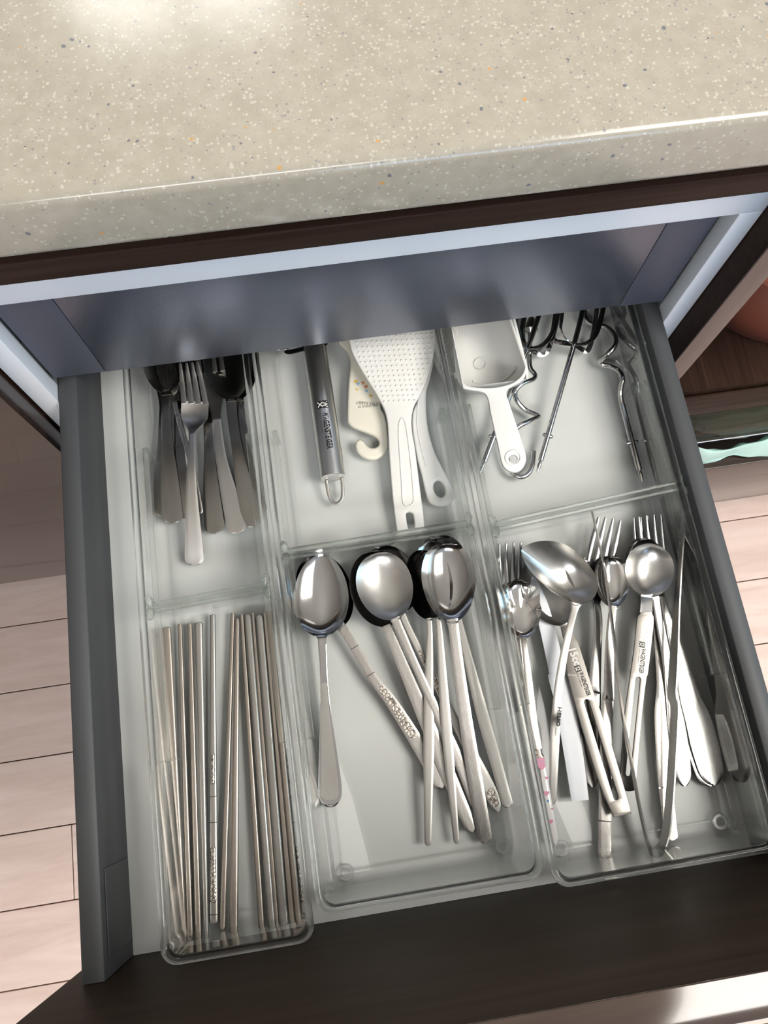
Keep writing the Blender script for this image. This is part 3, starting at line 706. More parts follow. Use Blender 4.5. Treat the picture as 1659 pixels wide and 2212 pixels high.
# ---- tray 1, back: dessert fork on a heap of serving pieces (their heads lie under the slate front)
G1 = 'satin cutlery handles in the back of the narrow tray'
A = lambda x, y: (200 + x * .2713, 740 + y * .2713)
def au(spec): return [(*A(s[0], s[1]), s[2] * .2713, *s[3:]) for s in spec]
fork('dinner_fork', 'four-tined steel fork lying on top of the heap in the narrow tray', 'back tray cutlery heap', A(792, 725), A(815, 468), [A(695, 160), A(745, 158), A(790, 155), A(832, 148)], 59, 11.5, (0.030, 0.032, 0.040),
     au([(792, 725, 54, .030), (788, 850, 56, .031), (783, 1050, 74, .030), (790, 1300, 102, .025), (802, 1560, 135, .017), (810, 1775, 158, .0095)]), M['brushed'], M['satin'], 0.0024, 0.006)
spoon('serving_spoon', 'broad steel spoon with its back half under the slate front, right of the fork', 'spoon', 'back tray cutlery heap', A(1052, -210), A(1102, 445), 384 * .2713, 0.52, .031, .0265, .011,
      au([(1102, 445, 84, .026), (1112, 600, 78, .024), (1150, 850, 84, .021), (1210, 1150, 132, .016), (1290, 1468, 178, .0105)]), M['darkrefl'], hth=.0024, round1=.007)
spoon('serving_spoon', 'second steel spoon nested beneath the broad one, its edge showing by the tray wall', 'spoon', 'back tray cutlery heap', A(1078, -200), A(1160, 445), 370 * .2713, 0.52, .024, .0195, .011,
      au([(1160, 445, 84, .019), (1180, 600, 78, .018), (1235, 950, 90, .014), (1330, 1380, 150, .0095)]), M['darkrefl'], hth=.0024, round1=.007)
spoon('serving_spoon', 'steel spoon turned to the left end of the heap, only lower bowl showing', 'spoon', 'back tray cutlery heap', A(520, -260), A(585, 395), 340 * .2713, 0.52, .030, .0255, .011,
      au([(585, 395, 76, .025), (583, 560, 72, .023), (590, 800, 92, .020), (612, 1100, 140, .0155), (640, 1440, 172, .0105)]), M['darkrefl'], hth=.0024, round1=.007)
def heap_handle(label, spec, m='darkrefl', r=.007):
    st = crom(hpts(au(spec)), 5)
    t = thing('table_fork', Vector(st[-1][:3]), label, 'fork', 'back tray cutlery heap')
    p0 = Vector(st[0][:3]); d = (p0 - Vector(st[3][:3])).normalized(); sd = d.cross(Vector((0, 0, 1))).normalized()
    mesh_obj('handle', *ribbon(st, 9, .0024, round1=r), M[m], t, sharp=50)
    hs = []
    for i in range(9):
        k = i / 8; e = k * k * (3 - 2 * k); q = p0 + d * (0.045 * k - .001); q.z = p0.z - 0.003 * math.sin(PI * k); hs.append((q.x, q.y, q.z, st[0][3] + (0.0115 - st[0][3]) * e, 0.001 * e, 0))
    head = mesh_obj('head', *ribbon(hs, 9, .0016), M[m], t, sharp=55)
    for i in range(4):
        a = p0 + d * 0.042 + sd * (-0.0095 + 0.00633 * i); b = a + d * 0.045
        mesh_obj('tine', *ribbon([(a.x, a.y, a.z, .002, 0, 0), (b.x, b.y, b.z + .002, .001, 0, 0)], 5, .0015, round1=.001), M[m], head, sharp=55)
    return t
heap_handle('steel handle left of the light one, square end nearest the fork handle', [(915, 640, 66, .0185), (928, 900, 84, .017), (945, 1200, 132, .0135), (975, 1520, 166, .0095)])
heap_handle('steel handle with lighter lower end in the middle of the right-hand three', [(985, 610, 66, .0215), (1020, 900, 84, .019), (1085, 1200, 128, .015), (1160, 1518, 168, .0105)], 'satin')
heap_handle('steel handle peeping out at the far left of the heap', [(560, 560, 60, .0145), (548, 800, 70, .0135), (540, 1100, 110, .0115), (560, 1385, 130, .0095)])
heap_handle('dark steel handle lying just left beneath the top fork handle', [(680, 600, 60, .0165), (690, 850, 80, .0155), (702, 1100, 120, .0135), (735, 1400, 150, .0095)])
st = crom(hpts(au([(650, 470, 40, .0215), (700, 660, 46, .0185), (760, 870, 44, .0165), (820, 1130, 42, .0135), (862, 1362, 40, .0105)])), 5)
t = thing('butter_knife', Vector(st[-1][:3]), 'slim steel knife slanting beneath the top fork, narrow round end', 'knife', 'back tray cutlery heap')
mesh_obj('handle', *ribbon(st, 7, .0024, round1=.004), M['worn'], t, sharp=50)
band_on('collar', st, .16, M['polished'], t, 1.12, .002, .0004)
p0 = Vector(st[0][:3]); d = (p0 - Vector(st[4][:3])).normalized()
mesh_obj('blade', *ribbon([(p0.x, p0.y, p0.z, .0045, 0, 0), ((p0 + d * .03).x, (p0 + d * .03).y, p0.z + .001, .0085, 0, 0), ((p0 + d * .07).x, (p0 + d * .07).y, p0.z + .001, .0085, 0, 0)], 7, .0012, round1=.012), M['worn'], t, sharp=50)

# ---- tray 1, front: chopsticks
Dt = lambda x, y: (280 + x * .2532, 1280 + y * .2532)
Db = lambda x, y: (280 + x * .2652, 1640 + y * .2652)
GC = 'steel chopsticks in the narrow tray'
chops = [  # top x, y, w px / bottom x, y, w px in the two crops; label; height step
    (312, 292, 19.5, 448, 1490, 10, 'thick-ended steel chopstick nearest the left tray wall', .0112),
    (427, 266, 10, 494, 1482, 14, 'slim-tipped steel chopstick, second from the left wall', .0095),
    (511, 258, 10.5, 560, 1472, 15, 'slim-tipped steel chopstick, third from the left wall', .0095),
    (585, 250, 18, 624, 1465, 10.5, 'thick-ended steel chopstick, fourth from the left wall', .0112),
    (707, 185, 11.5, 684, 1335, 20.5, 'engraved flat chopstick standing clear in the middle gap', .0095),
    (880, 172, 9.5, 754, 1392, 14, 'steel chopstick leaning left, just right of the engraved one', .0095),
    (918, 222, 9.5, 845, 1428, 20, 'steel chopstick with broad blunt lower end beside the wide gap', .0118),
    (955, 183, 9.5, 1076, 1382, 14, 'slim-tipped chopstick forming the left edge of the right bundle', .0095),
    (1006, 188, 15, 1160, 1382, 17, 'pale broad-topped chopstick, second in the right bundle', .0108),
    (1050, 170, 8.5, 1203, 1378, 11, 'thin brownish chopstick between the two broad-topped ones', .0095),
    (1105, 192, 16, 1260, 1362, 20, 'broad-topped chopstick with rounded lower end, fourth in the right bundle', .0118),
    (1152, 168, 9, 1326, 1338, 17, 'steel chopstick third from the right tray wall', .0100),
    (1190, 152, 11.5, 1378, 1342, 13.5, 'warm brown chopstick lying second from the right wall', .0135),
    (1236, 196, 8, 1426, 1326, 16, 'engraved chopstick half hidden against the right tray wall', .0100)]
for i, (x0, y0, w0, x1, y1, w1, lab, z) in enumerate(chops):
    a = Dt(x0, y0); b = Db(x1, y1)
    sp = [(a[0] + (b[0] - a[0]) * k, a[1] + (b[1] - a[1]) * k, w0 + (w1 - w0) * k, z + 0.0004 * k, 0.0006) for k in (0, .1, .3, .5, .7, .9, 1)]
    s = hpts(sp); th = lambda k: 0.0030
    t = thing('chopstick', (Vector(s[0][:3]) + Vector(s[-1][:3])) / 2 - Vector((0, 0, .003)), lab, 'chopstick', GC)
    flat = i in (4, 13); s2 = crom(s, 4)
    mesh_obj('stick', *ribbon(s2, 9, .0024 if not flat else .0022, round0=s[0][3] * .5, round1=s[-1][3] * (.15 if flat else .6), edge=.75), M['warm'] if i not in (3, 8, 10, 4, 13) else M['satin'], t, sharp=60)
    if flat:
        strip_on('engraving', s2, .46, .55, .55, M['engraved'], t, .0007)
        strip_on('engraving', s2, .74, .90, .66, M['engraved'], t, .0007)
        for fr in (.575, .645, .935): band_on('groove', s2, fr, M['inkgrey'], t, .92, .0005, .0006)

# ---- plates on a tilted plane z = a + b*y + c*x
class Pl:
    def __init__(s, p0, p1, c=0.0):     # (u, v, z) at two pixels, slope along y between them
        a = P(*p0); b = P(*p1); s.c = c; s.b = ((b.z - c * b.x) - (a.z - c * a.x)) / (b.y - a.y); s.a = a.z - s.b * a.y - c * a.x
    def z(s, x, y): return s.a + s.b * y + s.c * x
    def at(s, u, v):
        d = ray(u, v); t = (s.a - CAM_Z) / (d.z - s.b * d.y - s.c * d.x); return Vector((d.x * t, d.y * t, CAM_Z + d.z * t))
    def xy(s, u, v): q = s.at(u, v); return (q.x, q.y)
def inside(p, poly):
    c = False; n = len(poly)
    for i in range(n):
        a, b = poly[i], poly[i - 1]
        if (a[1] > p[1]) != (b[1] > p[1]) and p[0] < (b[0] - a[0]) * (p[1] - a[1]) / (b[1] - a[1]) + a[0]: c = not c
    return c
def oval(cx, cy, rx, ry, n=24, rot=0.0):
    out = []
    for k in range(n):
        t = 2 * PI * k / n; x, y = rx * math.cos(t), ry * math.sin(t)
        out.append((cx + x * math.cos(rot) - y * math.sin(rot), cy + x * math.sin(rot) + y * math.cos(rot)))
    return out
def dish_vf(outline, pl, depth, th=0.0012, rings_n=9, off=(0, 0), power=1.0):
    """bowl with a free outline (pixels) on plane pl; deepest at the middle shifted by off (pixels)"""
    pts = [pl.at(*q) for q in outline]; n = len(pts)
    c = sum(pts, Vector()) / n
    c0 = c.copy(); c0.x += off[0]; c0.y += off[1]; V, Fc = [], []
    for lo in (0, 1):
        for k in range(rings_n + 1):
            r = k / rings_n
            for p in pts:
                e = p - c0; er = e.length; mean = sum((w - c0).length for w in pts) / n; mx = r * r
                q = c0 + e * (max(r, .004) * (mx + (1 - mx) * mean / er))
                q = Vector((q.x, q.y, pl.z(q.x, q.y) - depth * (1 - r * r) ** power - lo * th)); V.append(q)
    m = (rings_n + 1) * n
    for lo in (0, 1):
        for k in range(rings_n):
            for i in range(n):
                a = lo * m + k * n + i; b = lo * m + k * n + (i + 1) % n; Fc.append((a, b, b + n, a + n))
        Fc.append(tuple(lo * m + i for i in range(n)))
    for i in range(n):
        a = rings_n * n + i; b = rings_n * n + (i + 1) % n; Fc.append((a, b, b + m, a + m))
    return V, Fc

# ---- tray 2, back: peeler, rice paddles, hook-ended server
Bq = lambda x, y: (560 + x * .3014, 680 + y * .3014)
RP = 0.0102
a = P(*Bq(398, 238), .0175); b = P(*Bq(530, 1168), .0175)
ax = (b - a).normalized()
pe = thing('vegetable_peeler', (a + b) / 2 - Vector((0, 0, RP)), 'steel peeler with thick round brushed handle and wire hanging loop', 'peeler')
prof = [a - ax * .001, a - ax * .0004, a + ax * .0015, b - ax * .0015, b - ax * .0003, b]
mesh_obj('handle', *tube(prof, [RP * .9, RP * .97, RP, RP, RP * .99, RP * .93], 40), M['peeler'], pe, sharp=50)
sd = ax.cross(Vector((0, 0, 1))).normalized()
lp = [P(*Bq(480, 1185), .0150), P(*Bq(494, 1270), .0135), P(*Bq(515, 1325), .0125), P(*Bq(552, 1352), .0122), P(*Bq(590, 1320), .0125), P(*Bq(598, 1260), .0135), P(*Bq(592, 1170), .0150)]
lp = [tuple(q) for q in lp]; ls = [(*q, .0013, 0, 0) for q in crom(lp, 6)]
mesh_obj('hanging_loop', *ribbon(ls, 7, .0022, edge=.6), M['satin'], pe, sharp=60)
hd = [P(*Bq(185, 250), .020), P(*Bq(215, 265), .020), P(*Bq(320, 240), .021), P(*Bq(400, 214), .022), P(*Bq(470, 205), .022), P(*Bq(480, 150), .022)]
mesh_obj('blade_frame', *ribbon([(*q, .0022, 0, 0) for q in crom([tuple(q) for q in hd], 5)], 7, .0018, round0=.002), M['polished'], pe, sharp=60)
hb = [P(*Bq(185, 245), .021), P(*Bq(150, 60), .024), P(*Bq(160, -60), .026), P(*Bq(330, -150), .028), P(*Bq(500, -60), .026), P(*Bq(475, 180), .022)]
mesh_obj('blade', *ribbon([(*q, .004, 0, 0) for q in crom([tuple(q) for q in hb], 5)], 7, .0012), M['polished'], pe, sharp=60)
def cyl_z(off):
    def f(x, y):
        q = Vector((x, y, 0)) - Vector((a.x, a.y, 0)); w = q.dot(sd); return a.z + math.sqrt(max(1e-9, RP * RP - w * w)) + off
    return f
def cyl_place(along, across, t0, w0):       # wraps flat print around the handle: along the axis, arc length across
    def pl(x, y):
        w = w0 + y; th = w / RP; return a + ax * (t0 + x) + sd * 0 + (Vector((-ax.y, ax.x, 0)) * math.sin(th) + Vector((0, 0, 1)) * math.cos(th)) * (RP + .00012)
    return pl
Lp = (b - a).length
def ptxt(name, s, h, t0, t1, w0, m, bold=0.0):
    _, _, w = text_vf(s, h, lambda x, y: Vector((x, y, 0)), bold=bold)
    V, Fc, _ = text_vf(s, h, cyl_place(0, 0, t0, w0), bold=bold, sx=(t1 - t0) / w); return mesh_obj(name, V, Fc, m, pe, smooth=False, fix=False)
fr = lambda y: (y - 238) / (1168 - 238) * Lp
ptxt('lettering', 'WAGENSTEIGER', .0046, fr(738), fr(1000), -.0012, M['ink'], .05)
ptxt('small_lettering', 'MADE IN GERMANY', .0019, fr(745), fr(890), -.0044, M['inkgrey'])
cp = cyl_place(0, 0, fr(662), -.0050)
V = [cp(.0068 * i / 1, .0096 * j / 6) for j in range(7) for i in range(2)]
mesh_obj('logo', V, [(2 * j, 2 * j + 1, 2 * j + 3, 2 * j + 2) for j in range(6)], M['ink'], pe, fix=False)
cp2 = cyl_place(0, 0, fr(662) + .0006, -.0046)
def cpl(x, y): q = cp2(x, y); return q + (q - a - ax * (q - a).dot(ax)).normalized() * .00012
for s, y0 in (('W', .0046), ('X', .0004)):
    _, _, w = text_vf(s, .0040, lambda x, y: Vector((x, y, 0)), bold=.03)
    V, Fc, _ = text_vf(s, .0040, lambda x, y: cpl(x, y + y0), bold=.03, sx=.0056 / w); mesh_obj('logo_mark', V, Fc, M['whiteprint'], pe, smooth=False, fix=False)

def dots(name, blade_px, pl, step, x0, y0, nx, ny, rad, parent, m, lim=8, skew=0.0, tilt=-.05):
    V, Fc = [], []; poly = blade_px
    for j in range(ny):
        for i in range(nx):
            u = x0 + i * step + (step / 2 if j % 2 else 0) * 0 + j * skew; v = y0 + j * step * .985 + i * step * tilt
            if not inside((u, v), poly): continue
            q = pl.at(u, v)
            if any(not inside((u + dx, v + dy), poly) for dx, dy in ((lim, 0), (-lim, 0), (0, lim), (0, -lim))): continue
            k = len(V); n = 8
            for r, z in ((1, -.0002), (.8, .0006), (.4, .0010)):
                for t in range(n): V.append((q.x + rad * r * math.cos(2 * PI * t / n), q.y + rad * r * math.sin(2 * PI * t / n), q.z + z))
            for h in (0, 1):
                for t in range(n): Fc.append((k + h * n + t, k + h * n + (t + 1) % n, k + h * n + n + (t + 1) % n, k + h * n + n + t))
            Fc.append(tuple(k + 2 * n + t for t in range(n)))
    o = mesh_obj(name, V, Fc, m, parent, fix=False); o['kind'] = 'stuff'; return o
GP = 'white rice paddles and servers'
# dotted rice paddle on top
pl2 = Pl((*Bq(1085, 1550), .0125), (*Bq(1000, 300), .0330))
out2 = [(560, -180), (600, 0), (645, 195), (664, 265), (704, 345), (765, 448), (835, 560), (893, 668), (918, 760), (926, 880), (932, 1000), (958, 1330), (988, 1556),
        (1186, 1530), (1176, 1420), (1152, 1240), (1117, 960), (1098, 850), (1092, 750), (1110, 650), (1168, 545), (1222, 410), (1252, 280), (1262, 180), (1250, 40), (1215, -150), (1060, -300), (800, -320)]
px2 = [Bq(*q) for q in out2]
def corner(seq, idx):   # smooth loop except at listed corner indices
    out = []; n = len(seq)
    for i in range(n):
        p1, p2 = seq[i], seq[(i + 1) % n]; p0 = seq[i - 1] if i not in idx else p1; p3 = seq[(i + 2) % n] if (i + 1) % n not in idx else p2
        for k in range(4):
            t = k / 4; out.append(tuple(.5 * (2 * b + (c - a_) * t + (2 * a_ - 5 * b + 4 * c - d) * t * t + (3 * b - a_ - 3 * c + d) * t ** 3) for a_, b, c, d in zip(p0, p1, p2, p3)))
    return out
s2 = corner(px2, (12, 13))
hole = [Bq(*q) for q in spl([(1052, 1430), (1064, 1414), (1085, 1414), (1104, 1432), (1113, 1490), (1112, 1525), (1096, 1540), (1074, 1534), (1062, 1510)], 3)]
pd = thing('rice_paddle', P(*Bq(1030, 900), .012), 'white dotted rice paddle on top with long straight slotted handle', 'rice paddle', GP)
mesh_obj('body', *plate_vf([[pl2.xy(*q) for q in s2], [pl2.xy(*q) for q in hole]], .0042, .0012, pl2.z), M['white'], pd, sharp=50)
dots('dots', s2, pl2, 36.2 * .3014, *Bq(598, 60), 24, 17, .0011, pd, M['white'], 5.2, skew=2.2)
gr = [Bq(*q) for q in spl([(1000, 800), (1008, 1000), (1022, 1200), (1028, 1320), (1040, 1362), (1070, 1370), (1100, 1350), (1108, 1310), (1096, 1150), (1078, 980), (1052, 800), (1026, 740)], 3)]
gv = [pl2.at(*q) + Vector((0, 0, .0004)) for q in gr]
mesh_obj('handle_rib', *tube(gv + [gv[0]], .0006, 6, False), M['white'], pd)
# second paddle: curved handle with oval eye, blade under the first
pl3 = Pl((*Bq(1300, 1290), .0120), (*Bq(1180, 500), .0235))
out3 = [(1130, 560), (1098, 700), (1098, 830), (1128, 1010), (1165, 1150), (1196, 1285), (1222, 1345), (1285, 1372), (1350, 1362), (1396, 1318), (1402, 1262), (1368, 1190), (1310, 1085), (1262, 985), (1222, 860), (1202, 740), (1198, 560), (1228, 440), (1250, 250), (1150, -50), (980, -60), (900, 150), (960, 400)]
hole3 = [Bq(*q) for q in oval(1292, 1244, 40, 62, 24, -.30)]
pd = thing('rice_paddle', P(*Bq(1250, 1000), .009), 'white rice paddle with curved handle ending in a large oval eye', 'rice paddle', GP)
mesh_obj('body', *plate_vf([[pl3.xy(*q) for q in corner([Bq(*q) for q in out3], ())], [pl3.xy(*q) for q in hole3]], .0050, .0020, pl3.z, 3), M['white2'], pd, sharp=60)
rb = crom([tuple(pl3.at(*Bq(*q)) + Vector((0, 0, .0002))) for q in ((1140, 620), (1132, 780), (1160, 950), (1200, 1090))], 6)
mesh_obj('handle_rib', *tube(rb, .0007, 6), M['white2'], pd)
# third paddle, blade tip by the tray wall
pl4 = Pl((*Bq(1330, 400), .0130), (*Bq(1330, 100), .0190))
out4 = [(1262, 40), (1262, 190), (1278, 265), (1310, 335), (1352, 400), (1395, 425), (1420, 380), (1425, 200), (1425, -100), (1380, -250), (1300, -200)]
px4 = spl([Bq(*q) for q in out4], 4)
pd = thing('rice_paddle', P(*Bq(1340, 200), .010), 'white dotted paddle tip squeezed between the top paddle and the tray wall', 'rice paddle', GP)
mesh_obj('body', *plate_vf([[pl4.xy(*q) for q in px4]], .0042, .0012, pl4.z), M['white'], pd, sharp=50)
dots('dots', px4, pl4, 36 * .3014, *Bq(1240, -40), 8, 12, .0011, pd, M['white'], 4.4, skew=1.0)
# cream server with a hook end and a small print
pl5 = Pl((*Bq(800, 980), .0120), (*Bq(700, 300), .0185))
out5 = [(540, 60), (566, 190), (622, 250), (646, 310), (649, 380), (640, 470), (634, 560), (630, 740), (642, 778), (676, 806), (760, 838), (826, 866), (856, 900), (852, 934), (818, 950), (778, 938), (752, 908), (722, 888), (696, 902), (687, 938), (704, 984), (752, 1022), (815, 1034), (872, 1016), (910, 972), (922, 915), (916, 820), (900, 720), (868, 640), (900, 500), (950, 300), (960, 50), (900, -120), (700, -140)]
pd = thing('rice_server', P(*Bq(760, 700), .009), 'cream plastic server with hooked end and small coloured print', 'server', GP)
mesh_obj('body', *plate_vf([[pl5.xy(*q) for q in corner([Bq(*q) for q in out5], ())]], .0056, .0024, pl5.z, 3), M['cream'], pd, sharp=60)
lettering('lettering', 'PETER RABBIT', pl5.at(*Bq(862, 628)), pl5.at(*Bq(692, 618)), .0028, pl5.z, M['inkgrey'], pd)
lettering('lettering', 'THE WORLD OF', pl5.at(*Bq(846, 640)), pl5.at(*Bq(706, 652)), .0022, pl5.z, M['inkgrey'], pd)
for (x, y, r, mm) in ((692, 478, 18, 'yellow'), (706, 494, 15, 'skyblue'), (744, 488, 15, 'orange'), (766, 514, 17, 'orange'), (800, 580, 14, 'yellow'), (699, 535, 11, 'yellow'), (768, 545, 13, 'skyblue')):
    q = pl5.at(*Bq(x, y)); V = [(q.x + r * .000104 * math.cos(t * PI / 6) * (1 + .25 * math.sin(t * 2.1 + x)), q.y + r * .000104 * math.sin(t * PI / 6) * (1 + .25 * math.cos(t * 1.7 + y)), q.z + .00012) for t in range(12)]
    mesh_obj('print_spot', V, [tuple(range(12))], M[mm], pd, fix=False)

# ---- tray 3, back: scoop, beaters, dough hooks
Cq = lambda x, y: (940 + x * .3255, 640 + y * .3255)
ZS = .0500
a = P(*Cq(265, -60), ZS); b = P(*Cq(395, 575), ZS); d = (b - a).normalized()
sc = thing('measuring_scoop', (a + b) / 2 - Vector((0, 0, .040)), 'white plastic scoop with deep trough and flat holed handle', 'scoop')
hw = (P(*Cq(605, 480), ZS) - P(*Cq(172, 585), ZS)).length / 2
stn = []; Ls = (b - a).length
for k in range(23):
    f = k / 22; q = a + d * (Ls * f); e = max(0, (f - .80) / .20); dep = .038 * (math.sqrt(max(0, 1 - e ** 2.4)) if e else 1)
    stn.append((q.x, q.y, q.z, hw * (1 - .10 * (1 - f)) * (1 - .06 * e ** 4), max(.0006, dep), 0))
def trough(st, n=31, th=.0018):
    """steep-sided U section"""
    V, Fc = [], []
    for (x, y, z, w, dp, _) in st:
        S2 = d.cross(Vector((0, 0, 1))).normalized()
        for lo in (0, 1):
            for j in range(n):
                t = PI * j / (n - 1); cx = -math.cos(t); sx = math.sin(t) ** .62
                V.append(Vector((x, y, z)) + S2 * (cx * (w + th * lo)) + Vector((0, 0, -sx * (dp + th * lo))))
    w2 = 2 * n
    for i in range(len(st) - 1):
        a_, b_ = i * w2, (i + 1) * w2
        for j in range(n - 1):
            Fc.append((a_ + j, a_ + j + 1, b_ + j + 1, b_ + j)); Fc.append((a_ + n + j + 1, a_ + n + j, b_ + n + j, b_ + n + j + 1))
        Fc.append((a_, b_, b_ + n, a_ + n)); Fc.append((a_ + n - 1, a_ + w2 - 1, b_ + w2 - 1, b_ + n - 1))
    for a_ in (0, (len(st) - 1) * w2):
        for j in range(n - 1): Fc.append((a_ + j, a_ + n + j, a_ + n + j + 1, a_ + j + 1))
    return V, Fc
mesh_obj('trough', *trough(stn), M['white2'], sc, sharp=60)
r0 = stn[17]; S2 = d.cross(Vector((0, 0, 1))).normalized()
mesh_obj('ridge', *tube([Vector(r0[:3]) + d * (.004 * math.sin(PI * i / 14)) + S2 * (-math.cos(PI * (.10 + .52 * i / 14)) * r0[3] * .97) + Vector((0, 0, -math.sin(PI * (.10 + .52 * i / 14)) ** .62 * (r0[4] - .0006))) for i in range(15)], .0009, 8), M['white2'], sc)
pls = Pl((*Cq(520, 1075), .0490), (*Cq(400, 600), ZS + .0008))
hout = [(176, 588), (182, 608), (240, 620), (300, 630), (334, 648), (354, 690), (366, 760), (392, 880), (420, 1000), (438, 1085), (464, 1140), (520, 1166), (574, 1148), (602, 1098), (600, 1040), (566, 930), (520, 790), (486, 690), (474, 650), (482, 616), (520, 590), (580, 555), (604, 512), (606, 478), (598, 462), (588, 500), (560, 540), (500, 580), (400, 604), (300, 606), (220, 594), (186, 574)]
hh = [Cq(*q) for q in oval(517, 1076, 29, 27, 24)]
mesh_obj('handle', *plate_vf([[pls.xy(*q) for q in corner([Cq(*q) for q in hout], ())], [pls.xy(*q) for q in hh]], .0032, .0007, pls.z), M['white2'], sc, sharp=50)
rg = [pls.at(*Cq(*q)) + Vector((0, 0, .0002)) for q in oval(517, 1072, 50, 47, 28)]
mesh_obj('eyelet', *tube(rg + [rg[0]], .0008, 8, False), M['white2'], sc)
for s0, s1 in (((500, 160), (604, 470)), ((105, 215), (178, 585))):
    mesh_obj('lip', *tube([P(*Cq(*s0), ZS), P(*Cq((s0[0] * 2 - s1[0] * .5) / 1.5, (s0[1] * 2 - s1[1] * .5) / 1.5), ZS) if 0 else P(*Cq((s0[0] + s1[0]) / 2, (s0[1] + s1[1]) / 2), ZS + .0002), P(*Cq(*s1), ZS)], .0013, 8), M['white2'], sc)
mesh_obj('round_mark', *tube([P(*Cq(*q), ZS - .036) for q in oval(300, 446, 40, 36, 24)] + [P(*Cq(340, 446), ZS - .036)], .0003, 5, False), M['white2'], sc)

def rod(pts, r, m, name, parent, n=12): return mesh_obj(name, *tube([Vector(q) for q in crom([tuple(p) for p in pts], 7)], r, n), m, parent)
def cz(x, y, z): return P(*Cq(x, y), z)
def shank(parent, p_from, p_to, r, tip=True, collar=.72):
    """straight shaft with a pair of small lugs and a flattened tip"""
    d = (p_to - p_from); L = d.length; d.normalize(); m = M['chrome']
    mesh_obj('shaft', *tube([p_from, p_to - d * .012, p_to - d * .0105, p_to - d * .010, p_to - d * .006, p_to], [r, r, r, r * .55, r * .75, r * .45], 14), m, parent, sharp=50)
    if collar:
        c = p_from + d * (L * collar); sd = d.cross(Vector((0, 0, 1))).normalized()
        V, Fc = merge(tube([c - sd * (r * 2.0), c - sd * (r * 1.4), c, c + sd * (r * 1.4), c + sd * (r * 2.0)], [r * .4, r * .75, r * .8, r * .75, r * .4], 10))
        mesh_obj('lug', V, Fc, m, parent)
def beater(label, junction, tip, wires, core, z):
    j = cz(*junction, z[0]); tp = cz(*tip, z[1])
    t = thing('mixer_beater', (j + tp) / 2 - Vector((0, 0, .004)), label, 'beater', 'hand mixer attachments')
    shank(t, j, tp, .0023)
    rod([j, cz(*core[0], z[0] + .001), cz(*core[1], z[0] + .001)], .0023, M['chrome'], 'core_shaft', t)
    for w in wires:
        pts = [cz(q[0], q[1], q[2]) for q in w]; s = [(*q, .0022, 0, 0) for q in crom([tuple(q) for q in pts], 7)]
        mesh_obj('wire_loop', *ribbon(s, 5, .0013, roll=w[-1][3] if len(w[-1]) > 3 else 0.7, edge=.3), M['chrome'], t, sharp=60)
    return t
beater('flat-wire mixer beater whose shank slants under the scoop handle', (614, 342), (298, 1172),
       [[(614, 340, .024), (568, 285, .030), (538, 215, .034), (546, 130, .036), (570, -60, .036, .9)], [(614, 340, .024), (690, 330, .029), (752, 280, .032), (796, 180, .034), (840, -30, .034, -.6)],
        [(614, 342, .022), (670, 374, .013), (720, 384, .011), (765, 320, .012), (815, 140, .013), (850, -60, .014, .3)], [(614, 342, .022), (585, 300, .013), (580, 200, .012), (610, 60, .012, -.3)]],
       ((655, 230), (720, 20)), (.0225, .0098))
beater('flat-wire mixer beater with full straight shank in the open', (922, 318), (678, 1168),
       [[(922, 316, .028), (870, 275, .034), (838, 212, .038), (846, 130, .040), (866, -60, .040, .9)], [(922, 316, .028), (1000, 308, .033), (1060, 258, .036), (1098, 150, .038), (1140, -60, .038, -.6)],
        [(922, 318, .025), (975, 352, .015), (1010, 360, .013), (1035, 310, .013), (1062, 180, .014), (1090, -60, .015, .3)], [(922, 318, .025), (850, 308, .016), (800, 298, .015), (782, 262, .015), (800, 120, .015), (830, -60, .016, -.3)]],
       ((958, 180), (1010, -60)), (.0262, .0098))
t = thing('dough_hook', cz(1230, 700, .008), 'spiral dough hook with upright shank beside the right-hand ledge', 'dough hook', 'hand mixer attachments')
rod([cz(990, 60, .012), cz(1000, 150, .011), cz(1050, 190, .011), cz(1130, 202, .014), cz(1190, 258, .020), cz(1196, 320, .024), cz(1150, 380, .022), cz(1098, 425, .014), cz(1105, 452, .010), cz(1165, 466, .012), cz(1222, 498, .018), cz(1244, 548, .021), cz(1232, 610, .018), cz(1230, 670, .014), cz(1240, 720, .0125)], .0022, M['chrome'], 'spiral', t)
shank(t, cz(1240, 715, .0125), cz(1375, 1232, .0098), .0026, collar=.50)
t = thing('dough_hook', cz(600, 800, .008), 'spiral dough hook partly under the scoop handle, bent end showing below it', 'dough hook', 'hand mixer attachments')
rod([cz(640, 120, .016), cz(632, 250, .015), cz(626, 360, .014), cz(630, 470, .013), cz(662, 520, .014), cz(650, 552, .018), cz(580, 580, .022), cz(534, 630, .021), cz(540, 690, .015), cz(600, 755, .011), cz(672, 788, .012), cz(680, 802, .014), cz(610, 836, .019), cz(545, 872, .020), cz(490, 940, .017), cz(470, 1040, .012), cz(505, 1160, .0105), cz(560, 1200, .0105), cz(615, 1180, .0105), cz(645, 1120, .0105), cz(654, 1030, .0105)], .0021, M['chrome'], 'spiral', t)
mesh_obj('collar_ring', *tube([cz(*q, .016) for q in ((640, 150), (638, 205), (637, 225), (636, 245))], [.003, .0058, .0062, .003], 14), M['chrome'], t)

# ---- tray 2, front: long-handled spoons
Eq = lambda x, y: (600 + x * .3435, 1100 + y * .3435)
def eu(spec): return [(*Eq(s[0], s[1]), s[2] * .3435, *s[3:]) for s in spec]
GE = 'long-handled steel spoons in the middle tray'
def espoon(label, tip, neck, w, wide, zt, zn, dep, handle, m='polished', mh='worn', **k):
    return spoon('table_spoon', label, 'spoon', GE, Eq(*tip), Eq(*neck), w * .3435, wide, zt, zn, dep, eu(handle), M[m], M[mh], **k)
